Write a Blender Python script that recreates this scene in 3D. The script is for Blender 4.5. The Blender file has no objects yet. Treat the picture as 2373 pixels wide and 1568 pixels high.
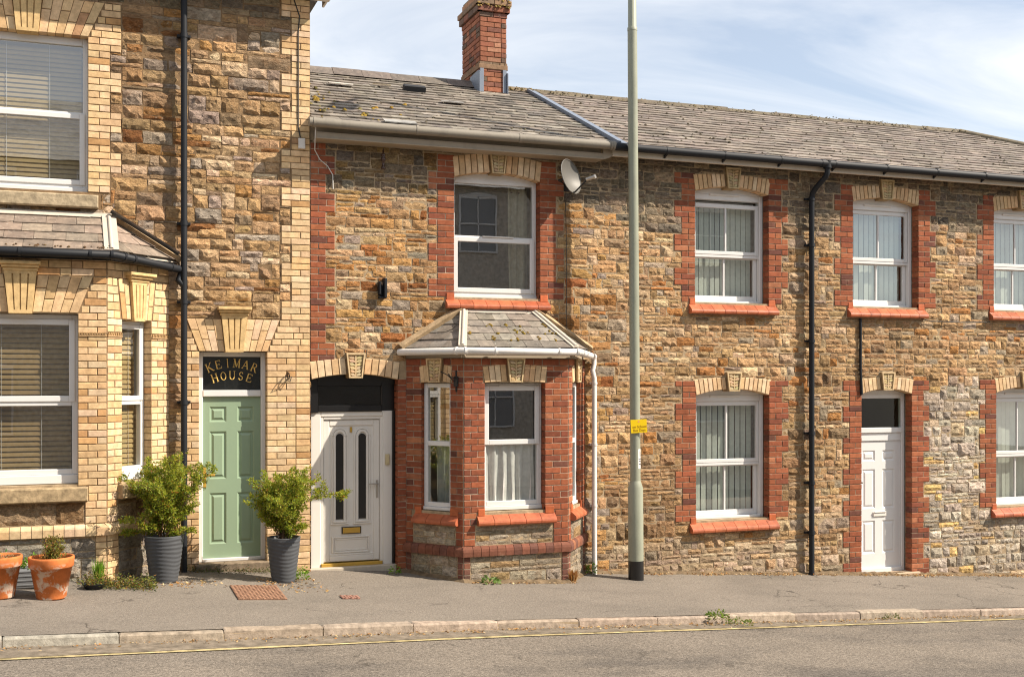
import bpy, math, random
from mathutils import Vector, Matrix, noise

R = math.radians
rng = random.Random(7)
C = bpy.context.scene.collection
sc = bpy.context.scene

# ------------------------------------------------------------------ camera, sky, sun, exposure
TH = R(20.5)
CAM = Vector((-5.1232, -13.7026, 2.5))
FPX = 2648.0 / 2372.0          # focal length in picture widths
cd = bpy.data.cameras.new('camera'); cam = bpy.data.objects.new('camera', cd); C.objects.link(cam)
cam.location = CAM; cam.rotation_euler = (R(90), 0, -TH)
cd.sensor_width = 36.0; cd.lens = FPX * 36.0; cd.shift_y = 0.0388; cd.clip_start = 0.1; cd.clip_end = 2000
sc.camera = cam

SUN_AZ, SUN_EL = R(60), R(41)   # azimuth to the right of the facade normal
SDIR = Vector((math.sin(SUN_AZ)*math.cos(SUN_EL), -math.cos(SUN_AZ)*math.cos(SUN_EL), math.sin(SUN_EL)))
world = bpy.data.worlds.new('World'); sc.world = world; world.use_nodes = True
wt = world.node_tree; wn = wt.nodes; wl = wt.links
wn.clear()
wout = wn.new('ShaderNodeOutputWorld'); wbg = wn.new('ShaderNodeBackground'); wbg.inputs['Strength'].default_value = 0.095
sky = wn.new('ShaderNodeTexSky'); sky.sky_type = 'NISHITA'; sky.sun_disc = False
sky.sun_elevation = SUN_EL; sky.sun_rotation = math.atan2(SDIR.x, SDIR.y)
sky.air_density = 1.0; sky.dust_density = .5; sky.ozone_density = 1.4; sky.altitude = 60
wtc = wn.new('ShaderNodeTexCoord'); wsep = wn.new('ShaderNodeSeparateXYZ'); wl.new(wtc.outputs['Generated'], wsep.inputs[0])
def wmath(op, a, b=None):
    n = wn.new('ShaderNodeMath'); n.operation = op
    for i, v in enumerate((a, b)):
        if v is None: continue
        if isinstance(v, (int, float)): n.inputs[i].default_value = v
        else: wl.new(v, n.inputs[i])
    return n.outputs[0]
den = wmath('ADD', wmath('MAXIMUM', wsep.outputs['Z'], 0.0), 0.16)
wcom = wn.new('ShaderNodeCombineXYZ')
wl.new(wmath('DIVIDE', wsep.outputs['X'], den), wcom.inputs['X']); wl.new(wmath('DIVIDE', wsep.outputs['Y'], den), wcom.inputs['Y'])
wmap = wn.new('ShaderNodeMapping'); wmap.inputs['Rotation'].default_value = (0, 0, R(28)); wmap.inputs['Scale'].default_value = (0.55, 1.15, 1)
wmap.inputs['Location'].default_value = (0.9, 0.35, 0)
wl.new(wcom.outputs[0], wmap.inputs['Vector'])
cn = wn.new('ShaderNodeTexNoise'); cn.inputs['Scale'].default_value = 1.25; cn.inputs['Detail'].default_value = 7; cn.inputs['Roughness'].default_value = 0.58; cn.inputs['Distortion'].default_value = 0.7
wl.new(wmap.outputs[0], cn.inputs['Vector'])
cr = wn.new('ShaderNodeValToRGB'); cr.color_ramp.elements[0].position = 0.40; cr.color_ramp.elements[1].position = 0.63
cr.color_ramp.elements[0].color = (0.33, 0.33, 0.33, 1); cr.color_ramp.elements[1].color = (0.95, 0.95, 0.95, 1)
wl.new(cn.outputs['Fac'], cr.inputs[0])
cmix = wn.new('ShaderNodeMix'); cmix.data_type = 'RGBA'
cmix.inputs['B'].default_value = (7.0, 7.15, 7.35, 1)
hz = wn.new('ShaderNodeMapRange'); hz.inputs['From Min'].default_value = 0.0; hz.inputs['From Max'].default_value = 0.16; wl.new(wsep.outputs['Z'], hz.inputs['Value'])
hmix = wn.new('ShaderNodeMix'); hmix.inputs['A'].default_value = 0.6; wl.new(hz.outputs[0], hmix.inputs['Factor']); wl.new(cr.outputs[0], hmix.inputs['B'])
wl.new(hmix.outputs['Result'], cmix.inputs['Factor']); wl.new(sky.outputs[0], cmix.inputs['A'])
wl.new(cmix.outputs['Result'], wbg.inputs['Color']); wl.new(wbg.outputs[0], wout.inputs['Surface'])

sd = bpy.data.lights.new('sun', 'SUN'); sun = bpy.data.objects.new('sun', sd); C.objects.link(sun)
sd.energy = 5.0; sd.angle = R(0.53); sd.color = (1.0, 0.885, 0.74)
sun.rotation_euler = SDIR.to_track_quat('Z', 'Y').to_euler(); sun.location = (20, -20, 25)

sc.view_settings.view_transform = 'Standard'; sc.view_settings.look = 'None'
sc.view_settings.exposure = 0.72; sc.view_settings.gamma = 1.0; sc.view_settings.use_curve_mapping = False

sc.cycles.use_denoising = True; sc.cycles.denoiser = 'OPENIMAGEDENOISE'; sc.cycles.denoising_input_passes = 'RGB_ALBEDO_NORMAL'; sc.cycles.denoising_prefilter = 'NONE'; sc.cycles.pixel_filter_type = 'BLACKMAN_HARRIS'; sc.cycles.filter_width = 1.15
sc.cycles.max_bounces = 6; sc.cycles.diffuse_bounces = 3; sc.cycles.glossy_bounces = 3; sc.cycles.transparent_max_bounces = 12; sc.cycles.sample_clamp_indirect = 4.0
sc.cycles.caustics_reflective = False; sc.cycles.caustics_refractive = False; sc.cycles.use_adaptive_sampling = False

def cam_px(p):
    d = Vector(p) - CAM
    dep = d.x*math.sin(TH) + d.y*math.cos(TH); lat = d.x*math.cos(TH) - d.y*math.sin(TH)
    if dep < .2: return None
    return (0.5 + FPX*lat/dep, FPX*d.z/dep, dep)

# ------------------------------------------------------------------ materials
class NT:
    def __init__(s, name):
        s.m = bpy.data.materials.new(name); s.m.use_nodes = True; s.t = s.m.node_tree; s.n = s.t.nodes; s.l = s.t.links
        s.b = s.n['Principled BSDF']; s.out = s.n['Material Output']
        s.geo = s.n.new('ShaderNodeNewGeometry')
    def sock(s, v, inp):
        if hasattr(v, 'is_linked'): s.l.new(v, inp)
        elif isinstance(v, (int, float)):
            try: inp.default_value = v
            except Exception: inp.default_value = (v, v, v, 1)
        else: inp.default_value = (*v, 1) if len(v) == 3 else v
    def noise(s, scale, detail=4, rough=.55, vec=None, stretch=None, dist=0):
        n = s.n.new('ShaderNodeTexNoise'); n.inputs['Scale'].default_value = scale; n.inputs['Detail'].default_value = detail; n.inputs['Roughness'].default_value = rough
        n.inputs['Distortion'].default_value = dist
        v = vec or s.geo.outputs['Position']
        if stretch:
            mp = s.n.new('ShaderNodeMapping'); mp.inputs['Scale'].default_value = stretch; s.l.new(v, mp.inputs['Vector']); v = mp.outputs[0]
        s.l.new(v, n.inputs['Vector']); return n.outputs['Fac']
    def voro(s, scale, feature='F1'):
        n = s.n.new('ShaderNodeTexVoronoi'); n.inputs['Scale'].default_value = scale; n.feature = feature
        s.l.new(s.geo.outputs['Position'], n.inputs['Vector']); return n.outputs['Distance']
    def ramp(s, f, p0, p1, c0=0., c1=1.):
        n = s.n.new('ShaderNodeValToRGB'); e = n.color_ramp.elements
        e[0].position = p0; e[1].position = p1
        e[0].color = (c0, c0, c0, 1) if isinstance(c0, (int, float)) else (*c0, 1)
        e[1].color = (c1, c1, c1, 1) if isinstance(c1, (int, float)) else (*c1, 1)
        s.l.new(f, n.inputs[0]); return n.outputs[0]
    def mix(s, f, a, b, mode='MIX'):
        n = s.n.new('ShaderNodeMix'); n.data_type = 'RGBA'; n.blend_type = mode
        s.sock(f, n.inputs['Factor']); s.sock(a, n.inputs['A']); s.sock(b, n.inputs['B']); return n.outputs['Result']
    def math(s, op, a, b):
        n = s.n.new('ShaderNodeMath'); n.operation = op; s.sock(a, n.inputs[0]); s.sock(b, n.inputs[1]); return n.outputs[0]
    def attr(s, name='col'):
        n = s.n.new('ShaderNodeAttribute'); n.attribute_name = name; return n.outputs['Color']
    def bump(s, h, strength=.5, dist=.01, prev=None):
        n = s.n.new('ShaderNodeBump'); n.inputs['Strength'].default_value = strength; n.inputs['Distance'].default_value = dist
        s.l.new(h, n.inputs['Height'])
        if prev is not None: s.l.new(prev, n.inputs['Normal'])
        s.l.new(n.outputs[0], s.b.inputs['Normal']); return n.outputs[0]
    def done(s, col=None, rough=.8, spec=.3, metal=0.):
        if col is not None: s.sock(col, s.b.inputs['Base Color'])
        s.sock(rough, s.b.inputs['Roughness']); s.b.inputs['Specular IOR Level'].default_value = spec; s.b.inputs['Metallic'].default_value = metal
        return s.m

def stone_mat():
    t = NT('rock_faced_sandstone'); c = t.attr()
    v = t.noise(20, 8, .72, stretch=(.8, 1, 1.6)); c1 = t.mix(1, c, t.ramp(v, .32, .68, (.46, .44, .42), (1.44, 1.42, 1.38)), 'MULTIPLY')
    wz = t.ramp(t.noise(.75, 6, .62, stretch=(1, 1, .55)), .40, .66, (1.08, 1.07, 1.05), (.70, .67, .65)); c1 = t.mix(1, c1, wz, 'MULTIPLY')
    st = t.ramp(t.noise(5.5, 5, .6), .55, .74, 0, .42); c2 = t.mix(st, c1, (.36, .16, .05))
    gr = t.ramp(t.noise(9, 4, .6, stretch=(1, 1, 2.4)), .62, .72, 0, .45); c3 = t.mix(gr, c2, (.12, .095, .075))
    pl = t.ramp(t.noise(23, 3, .6, stretch=(1, 1, 2.0)), .62, .74, 0, .5); c4 = t.mix(pl, c3, (.68, .58, .43))
    h = t.math('ADD', t.noise(30, 9, .74, stretch=(.75, 1, 2.0)), t.math('MULTIPLY', t.noise(60, 6, .7, stretch=(.8, 1, 1.4)), .6))
    t.bump(h, 1.0, .05)
    return t.done(c4, .93, .12)
def brick_mat():
    t = NT('fired_brick'); c = t.attr()
    v = t.noise(17, 6, .62); c1 = t.mix(1, c, t.ramp(v, .3, .7, (.74, .72, .7), (1.16, 1.16, 1.15)), 'MULTIPLY')
    st = t.ramp(t.noise(3.6, 6, .62), .58, .78, 0, .38); c2 = t.mix(st, c1, (.12, .07, .045))
    pl = t.ramp(t.noise(7.5, 5, .65), .64, .78, 0, .35); c3 = t.mix(pl, c2, (.62, .5, .38))
    t.bump(t.noise(60, 6, .65), .35, .006)
    return t.done(c3, .86, .2)
def mortar_mat(name, col, dark=.5):
    t = NT(name); v = t.noise(10, 6, .6)
    c = t.mix(1, col, t.ramp(v, .3, .7, (dark,)*3, (1.2,)*3), 'MULTIPLY')
    t.bump(t.noise(45, 5, .7), .6, .008)
    return t.done(c, .95, .1)
def slate_mat():
    t = NT('weathered_slate'); c = t.attr()
    v = t.noise(11, 6, .65); c1 = t.mix(1, c, t.ramp(v, .3, .72, (.62,)*3, (1.3, 1.28, 1.22)), 'MULTIPLY')
    st = t.ramp(t.noise(2.2, 6, .65), .52, .72, 0, .55); c2 = t.mix(st, c1, (.13, .115, .095))
    li = t.ramp(t.noise(30, 4, .6), .62, .7, 0, .45); c3 = t.mix(li, c2, (.55, .52, .44))
    t.bump(t.noise(35, 5, .6), .4, .006)
    return t.done(c3, .7, .3)
def paint(name, col, rough=.35, spec=.5, dirt=.25, scale=4, bump=0):
    t = NT(name); v = t.noise(scale, 6, .62, stretch=(1, 1, .35))
    d = tuple(x*.55 for x in col)
    c = t.mix(t.ramp(v, .5, .8, 0, dirt), col, d)
    if bump: t.bump(t.noise(40, 4), bump, .004)
    return t.done(c, rough, spec)
def attr_mat(name, rough=.7, spec=.3, var=.2, scale=18, bumps=(30, .2, .005), trans=0):
    t = NT(name); c = t.attr(); v = t.noise(scale, 5, .6)
    c1 = t.mix(1, c, t.ramp(v, .3, .7, (1-var,)*3, (1+var,)*3), 'MULTIPLY')
    if bumps: t.bump(t.noise(bumps[0], 5, .6), bumps[1], bumps[2])
    m = t.done(c1, rough, spec)
    if trans:
        tr = t.n.new('ShaderNodeBsdfTranslucent'); t.l.new(c1, tr.inputs['Color'])
        mx = t.n.new('ShaderNodeMixShader'); mx.inputs[0].default_value = trans
        t.l.new(t.b.outputs[0], mx.inputs[1]); t.l.new(tr.outputs[0], mx.inputs[2]); t.l.new(mx.outputs[0], t.out.inputs['Surface'])
    return m
def glass_mat(name='window_glass', ior=2.1, tint=(.9, .93, .92), wav=.0):
    t = NT(name)
    g = t.n.new('ShaderNodeBsdfGlossy'); g.inputs['Roughness'].default_value = 0.0; g.inputs['Color'].default_value = (1, 1, 1, 1)
    tr = t.n.new('ShaderNodeBsdfTransparent'); tr.inputs['Color'].default_value = (*tint, 1)
    lw = t.n.new('ShaderNodeLayerWeight'); lw.inputs['Blend'].default_value = .5
    f0 = ((ior-1)/(ior+1))**2; pw = t.math('MULTIPLY', t.math('POWER', lw.outputs['Facing'], 4.0), 1-f0); fac = t.math('ADD', pw, f0)
    bn = t.n.new('ShaderNodeBump'); bn.inputs['Strength'].default_value = .025 + wav; bn.inputs['Distance'].default_value = .01
    t.l.new(t.noise(2.2 if not wav else 60, 2), bn.inputs['Height']); t.l.new(bn.outputs[0], g.inputs['Normal'])
    mx = t.n.new('ShaderNodeMixShader'); t.l.new(fac, mx.inputs[0]); t.l.new(tr.outputs[0], mx.inputs[1]); t.l.new(g.outputs[0], mx.inputs[2])
    t.l.new(mx.outputs[0], t.out.inputs['Surface']); t.n.remove(t.b); return t.m
def asphalt_mat(name, col, patch, sc1, grain=.5, crack=.5):
    """tarmac: broad worn patches, streaks along the street, fine cracks and a visible stone grain"""
    t = NT(name); c = t.mix(t.ramp(t.noise(sc1, 7, .66, stretch=(.45, 1, 1)), .47, .66, 0, .85), col, patch)
    c = t.mix(t.ramp(t.noise(.6, 5, .65), .45, .7, 0, .4), c, tuple(min(1, x*1.35) for x in col))
    c = t.mix(t.ramp(t.noise(3.2, 6, .7, stretch=(.25, 1, 1)), .58, .74, 0, .35), c, tuple(x*.55 for x in col))
    g1 = t.noise(34, 4, .75); g2 = t.noise(95, 3, .7)
    c = t.mix(1, c, t.ramp(g1, .3, .7, (1-grain,)*3, (1+grain,)*3), 'MULTIPLY')
    c = t.mix(1, c, t.ramp(g2, .3, .7, (1-grain,)*3, (1+grain,)*3), 'MULTIPLY')
    ck = t.n.new('ShaderNodeTexVoronoi'); ck.feature = 'DISTANCE_TO_EDGE'; ck.inputs['Scale'].default_value = .62
    ad = t.n.new('ShaderNodeVectorMath'); ad.operation = 'ADD'; nv = t.n.new('ShaderNodeTexNoise'); nv.inputs['Scale'].default_value = 2.2; nv.inputs['Detail'].default_value = 6
    t.l.new(t.geo.outputs['Position'], nv.inputs['Vector']); t.l.new(t.geo.outputs['Position'], ad.inputs[0]); t.l.new(nv.outputs['Color'], ad.inputs[1]); t.l.new(ad.outputs[0], ck.inputs['Vector'])
    km = t.math('MULTIPLY', t.ramp(ck.outputs['Distance'], .002, .011, 1, 0), t.ramp(t.noise(.8, 3), .5, .6, 0, crack))
    c = t.mix(km, c, tuple(x*.3 for x in col))
    sp = t.ramp(t.voro(9), .02, .05, 1, 0); c = t.mix(t.math('MULTIPLY', sp, .5), c, tuple(min(1, x*1.9) for x in col))
    t.bump(t.math('ADD', g1, g2), .7, .012)
    return t.done(c, .92, .2)
def pot_mat():
    t = NT('terracotta_salt_stained'); v = t.noise(9, 6, .6)
    c = t.mix(1, (.62, .19, .055), t.ramp(v, .3, .7, (.7,)*3, (1.15,)*3), 'MULTIPLY')
    tc = t.n.new('ShaderNodeTexCoord'); sp = t.n.new('ShaderNodeSeparateXYZ'); t.l.new(tc.outputs['Object'], sp.inputs[0])
    up = t.ramp(sp.outputs['Z'], .30, .36, 1, 0)
    m1 = t.ramp(t.noise(7.5, 6, .68, dist=.6), .50, .57)
    c = t.mix(t.math('MULTIPLY', t.math('MULTIPLY', m1, up), .8), c, (.74, .66, .56))
    dk = t.ramp(t.noise(5, 5, .6), .55, .7, 0, .5); c = t.mix(t.math('MULTIPLY', dk, up), c, (.30, .09, .03))
    t.bump(t.noise(60, 4), .25, .004)
    return t.done(c, .8, .25)

STONE = stone_mat(); BRICK = brick_mat(); SLATE = slate_mat()
MORT_STONE = mortar_mat('stone_mortar', (.42, .32, .205), .55); MORT_PALE = mortar_mat('pale_mortar', (.43, .34, .255), .6); MORT_DARK = mortar_mat('brown_mortar', (.24, .16, .09), .6)
UPVC = paint('white_upvc', (.71, .71, .70), .3, .5, .12, 3)
UPVC_OLD = paint('aged_white_upvc', (.74, .71, .66), .4, .4, .25, 4)
GREEN = paint('sage_green_door_paint', (.265, .36, .245), .38, .45, .12, 5, .1)
BLACKP = paint('black_gloss_paint', (.012, .012, .013), .28, .5, .1, 4)
BLACKPVC = paint('black_plastic', (.016, .018, .022), .55, .25, .15, 6)
BEIGE = paint('weathered_cream_paint', (.36, .30, .225), .6, .3, .5, 6, .2)
GUTGREY = paint('weathered_grey_gutter', (.25, .225, .185), .6, .3, .6, 9, .2)
WHITEPVC = paint('white_plastic_pipe', (.70, .68, .65), .4, .4, .2, 9)
LEAD = paint('grey_lead', (.19, .225, .285), .5, .4, .4, 7, .2)
FELT = paint('white_flashing_paint', (.52, .465, .39), .75, .2, .45, 9, .4)
RENDER_ = mortar_mat('cement_fillet', (.45, .33, .2), .6)
SILLST = attr_mat('weathered_sill_stone', .9, .15, .4, 14, (35, .5, .01))
REDTILE = attr_mat('red_sill_tile', .42, .4, .3, 9, (40, .25, .005))
TERRA = attr_mat('buff_terracotta', .75, .25, .22, 14, (50, .25, .005))
GLASS = glass_mat(ior=2.7); GLASS_DK = glass_mat('obscured_glass', 1.55, (.45, .46, .44), .5)
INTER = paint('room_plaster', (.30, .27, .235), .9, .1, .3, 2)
CURTAIN = attr_mat('curtain_fabric', .9, .1, .12, 10, (90, .2, .003), .25)
BLIND = attr_mat('blind_fabric', .7, .2, .08, 5, None, .15)
BRASS = paint('worn_brass', (.55, .34, .06), .4, .5, .3, 12); BRASS.node_tree.nodes['Principled BSDF'].inputs['Metallic'].default_value = .35
CHROME = paint('dull_metal', (.45, .43, .40), .35, .5, .2, 12); CHROME.node_tree.nodes['Principled BSDF'].inputs['Metallic'].default_value = .7
GOLD = paint('gold_lettering', (.80, .54, .15), .5, .4, .1, 20)
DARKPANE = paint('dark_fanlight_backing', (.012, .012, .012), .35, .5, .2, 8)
PAVE = asphalt_mat('pavement_asphalt', (.212, .185, .155), (.155, .137, .116), .9, .22, .9)
ROAD = asphalt_mat('road_asphalt', (.195, .168, .138), (.10, .09, .08), .75, .5, .6)
KERBM = attr_mat('kerb_stone', .9, .2, .35, 16, (60, .6, .008))
YELLOW = mortar_mat('worn_yellow_paint', (.55, .45, .24), .35)
POT = pot_mat()
PLANTERM = paint('charcoal_planter', (.075, .08, .088), .55, .35, .3, 12)
SOIL = mortar_mat('potting_soil', (.07, .045, .028), .4)
LEAF = attr_mat('leaf', .5, .4, .15, 30, None, .5)
TWIG = paint('twig_bark', (.12, .075, .045), .9, .1, .3, 20)
STRAW = attr_mat('dry_litter', .9, .1, .2, 30, None, .2)
POLEM = paint('sage_grey_pole_paint', (.285, .30, .23), .5, .4, .55, 7, .2)
SIGNY = paint('yellow_sign_sheet', (.80, .56, .005), .45, .4, .05, 5)
SIGNT = paint('sign_ink', (.30, .15, .01), .6, .2, .05, 5)
INK = paint('black_ink', (.05, .05, .05), .6, .2, .05, 5)
DISHM = paint('grey_dish_enamel', (.135, .13, .118), .5, .4, .4, 7)
RUST = attr_mat('rusty_iron', .85, .2, .3, 25, (60, .5, .005))
MOSS = attr_mat('moss', .95, .1, .35, 40, (80, .8, .01))
IRON = paint('black_iron', (.02, .018, .017), .5, .4, .2, 8)
CERAM = paint('brown_ceramic', (.06, .03, .02), .25, .5, .1, 8)
CABLE_D = paint('dark_cable', (.05, .045, .04), .6, .3, .1, 8)
CABLE_W = paint('white_cable', (.6, .58, .54), .6, .3, .2, 8)

# ------------------------------------------------------------------ mesh helpers
class MB:
    def __init__(s): s.v = []; s.f = []; s.c = []; s.s = []
    def add(s, vs, fs, col=(.5, .5, .5), smooth=False):
        o = len(s.v); s.v.extend(Vector(v) for v in vs); s.c.extend([col]*len(vs))
        for f in fs: s.f.append(tuple(i+o for i in f)); s.s.append(smooth)
    def join(s, o):
        k = len(s.v); s.v.extend(o.v); s.c.extend(o.c); s.f.extend(tuple(i+k for i in f) for f in o.f); s.s.extend(o.s)

WL = {}
def wloc(o): return WL.get(o.name, Vector((0, 0, 0))) if o else Vector((0, 0, 0))
def link(name, data, loc, parent):
    o = bpy.data.objects.new(name, data); C.objects.link(o)
    o.location = loc - wloc(parent)
    if parent: o.parent = parent
    WL[o.name] = Vector(loc); return o
def mesh_of(name, mb, mat, loc):
    me = bpy.data.meshes.new(name)
    me.from_pydata([tuple(v-loc) for v in mb.v], [], mb.f)
    me.polygons.foreach_set('use_smooth', mb.s)
    a = me.attributes.new('col', 'FLOAT_COLOR', 'POINT')
    flat = []
    for c in mb.c: flat.extend((c[0], c[1], c[2], 1.0))
    a.data.foreach_set('color', flat)
    me.materials.append(mat); return me
def base_of(mb):
    xs = [v.x for v in mb.v]; ys = [v.y for v in mb.v]; zs = [v.z for v in mb.v]
    return Vector(((min(xs)+max(xs))/2, (min(ys)+max(ys))/2, min(zs)))
def obj(name, mb, mat, parent=None, loc=None, kind=None, label=None, cat=None, group=None):
    if not mb.v: return None
    loc = Vector(loc) if loc is not None else base_of(mb)
    o = link(name, mesh_of(name, mb, mat, loc), loc, parent)
    if kind: o['kind'] = kind
    if label: o['label'] = label
    if cat: o['category'] = cat
    if group: o['group'] = group
    return o
def obj_split(name, mb, mat, parent=None, **k):
    par = list(range(len(mb.v)))
    def find(a):
        while par[a] != a: par[a] = par[par[a]]; a = par[a]
        return a
    key = {}
    for i, v in enumerate(mb.v):
        q = (round(v.x, 4), round(v.y, 4), round(v.z, 4))
        if q in key: par[find(i)] = find(key[q])
        else: key[q] = i
    for f in mb.f:
        for a in f[1:]: par[find(a)] = find(f[0])
    out = {}
    for f, s in zip(mb.f, mb.s): out.setdefault(find(f[0]), []).append((f, s))
    last = None
    for lst in out.values():
        m = MB(); idx = {}
        for f, s in lst:
            for a in f:
                if a not in idx: idx[a] = len(m.v); m.v.append(mb.v[a]); m.c.append(mb.c[a])
            m.f.append(tuple(idx[a] for a in f)); m.s.append(s)
        last = obj(name, m, mat, parent, **k)
    return last
def thing(name, loc, label, cat, group=None):
    o = link(name, None, Vector(loc), None); o.empty_display_size = .2
    o['label'] = label; o['category'] = cat
    if group: o['group'] = group
    return o

PIECES = []
def piece(house, parent, name, mb, mat, pri=1.0):
    if mb.v: PIECES.append((house, parent, name, mb, mat, pri))
PLURAL = {'brick': 'brickwork', 'stone': 'stonework', 'slate': 'slating'}
def flush_pieces(limit=296):
    groups = {}
    for p in PIECES: groups.setdefault((p[0].name, p[2]), []).append(p)
    for (hn, nm), ps in groups.items():
        sc_ = []
        for p in ps:
            mb = p[3]; xs = [cam_px(v) for v in mb.v]
            if any(x is None for x in xs): sc_.append((0, p)); continue
            w = max(x[0] for x in xs)-min(x[0] for x in xs); h = max(x[1] for x in xs)-min(x[1] for x in xs)
            cx = sum(x[0] for x in xs)/len(xs); cy = sum(x[1] for x in xs)/len(xs)
            inside = 0 < cx < 1 and -.30 < cy < .375
            sc_.append((w*h*p[5]*(1 if inside else .001), p))
        sc_.sort(key=lambda q: -q[0])
        for _, p in sc_[:limit]: obj(nm, p[3], p[4], p[1])
        rest = {}
        for _, p in sc_[limit:]: rest.setdefault((p[1].name, p[4].name), []).append(p)
        for k, lst in rest.items():
            m = MB()
            for p in lst: m.join(p[3])
            obj(PLURAL.get(nm, nm+'_run'), m, lst[0][4], lst[0][1], kind='stuff')
    PIECES.clear()

class Face:
    def __init__(s, O, e, f=(0, 0, 1), n=None):
        s.O = Vector(O); s.e = Vector(e).normalized(); s.f = Vector(f).normalized()
        s.n = Vector(n).normalized() if n else s.e.cross(s.f)
    def __call__(s, u, v, w=0): return s.O + s.e*u + s.f*v + s.n*w
FRONT = Face((0, 0, 0), (1, 0, 0))

def box(mb, F, u0, u1, v0, v1, w0, w1, bev=0, col=(.5, .5, .5), back=True):
    """box from depth w0 (back) to w1 (front), front edges chamfered by bev"""
    vs = [F(u0, v0, w0), F(u1, v0, w0), F(u1, v1, w0), F(u0, v1, w0)]
    if bev > 0:
        b = min(bev, (u1-u0)*.4, (v1-v0)*.4, (w1-w0)*.5)
        vs += [F(u0, v0, w1-b), F(u1, v0, w1-b), F(u1, v1, w1-b), F(u0, v1, w1-b)]
        vs += [F(u0+b, v0+b, w1), F(u1-b, v0+b, w1), F(u1-b, v1-b, w1), F(u0+b, v1-b, w1)]
        fs = [(0, 1, 5, 4), (1, 2, 6, 5), (2, 3, 7, 6), (3, 0, 4, 7), (4, 5, 9, 8), (5, 6, 10, 9), (6, 7, 11, 10), (7, 4, 8, 11), (8, 9, 10, 11)]
    else:
        vs += [F(u0, v0, w1), F(u1, v0, w1), F(u1, v1, w1), F(u0, v1, w1)]
        fs = [(0, 1, 5, 4), (1, 2, 6, 5), (2, 3, 7, 6), (3, 0, 4, 7), (4, 5, 6, 7)]
    if back: fs.append((3, 2, 1, 0))
    mb.add(vs, fs, col)
def prism(mb, F, poly, w0, w1, col=(.5, .5, .5), bev=0, back=False):
    """poly: list of (u,v) counter-clockwise seen from outside"""
    n = len(poly); cu = sum(p[0] for p in poly)/n; cv = sum(p[1] for p in poly)/n
    vs = [F(p[0], p[1], w0) for p in poly]
    if bev:
        vs += [F(p[0], p[1], w1-bev) for p in poly]
        def ins(p):
            d = math.hypot(p[0]-cu, p[1]-cv) or 1; k = max(0, 1-bev*1.3/d); return (cu+(p[0]-cu)*k, cv+(p[1]-cv)*k)
        vs += [F(*ins(p), w1) for p in poly]; rings = 3
    else:
        vs += [F(p[0], p[1], w1) for p in poly]; rings = 2
    fs = []
    for r in range(rings-1):
        for i in range(n):
            j = (i+1) % n; fs.append((r*n+i, r*n+j, (r+1)*n+j, (r+1)*n+i))
    fs.append(tuple((rings-1)*n+i for i in range(n)))
    if back: fs.append(tuple(reversed(range(n))))
    mb.add(vs, fs, col)
def tube(mb, path, r, n=10, col=(.5, .5, .5), cap=True):
    path = [Vector(p) for p in path]; rings = []
    for i, p in enumerate(path):
        if i == 0: d = path[1]-p
        elif i == len(path)-1: d = p-path[i-1]
        else: d = (p-path[i-1]).normalized() + (path[i+1]-p).normalized()
        d = d.normalized() if d.length > 1e-6 else Vector((0, 0, 1))
        a = d.cross(Vector((0, 1, 0)) if abs(d.y) < .9 else Vector((1, 0, 0))).normalized(); b = d.cross(a)
        rr = r[i] if isinstance(r, (list, tuple)) else r
        rings.append([p + a*(math.cos(2*math.pi*k/n)*rr) + b*(math.sin(2*math.pi*k/n)*rr) for k in range(n)])
    vs = [v for rg in rings for v in rg]; fs = []
    for i in range(len(rings)-1):
        for k in range(n):
            k2 = (k+1) % n; fs.append((i*n+k, i*n+k2, (i+1)*n+k2, (i+1)*n+k))
    mb.add(vs, fs, col, True)
    if cap: mb.add(rings[0], [tuple(range(n))], col); mb.add(rings[-1], [tuple(reversed(range(n)))], col)
def lathe(mb, c, prof, n=28, col=(.5, .5, .5), smooth=True, rf=None):
    vs = []; fs = []
    for i, (r, z) in enumerate(prof):
        for k in range(n):
            a = 2*math.pi*k/n; rr = r if rf is None else rf(r, z, a, i)
            vs.append((c[0]+math.cos(a)*rr, c[1]+math.sin(a)*rr, c[2]+z))
    for i in range(len(prof)-1):
        for k in range(n):
            k2 = (k+1) % n; fs.append((i*n+k, i*n+k2, (i+1)*n+k2, (i+1)*n+k))
    mb.add(vs, fs, col, smooth)
def beam(mb, p, q, wd, th, up, col=(.5, .5, .5)):
    p, q, up = Vector(p), Vector(q), Vector(up).normalized(); d = (q-p).normalized(); s = d.cross(up).normalized(); up = s.cross(d)
    vs = []
    for a in (p, q):
        for (i, j) in ((-1, 0), (1, 0), (1, 1), (-1, 1)): vs.append(a + s*(i*wd/2) + up*(j*th))
    mb.add(vs, [(0, 1, 2, 3), (7, 6, 5, 4), (0, 4, 5, 1), (1, 5, 6, 2), (2, 6, 7, 3), (3, 7, 4, 0)], col)
def jit(c, a=.12, h=.05):
    h *= .55; k = 1+rng.uniform(-a, a); return tuple(max(.01, x*k*(1+rng.uniform(-h, h))) for x in c)
def pick(pal):
    t = sum(w for w, _ in pal); x = rng.uniform(0, t)
    for w, c in pal:
        x -= w
        if x <= 0: return c
    return pal[-1][1]

def gz(x, y): return .02 - .0645*x + .02*min(0, y)       # the street falls to the right
def kerb_y(x): return -2.73 + .0576*x - .035*max(0., -1-x)

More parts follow.
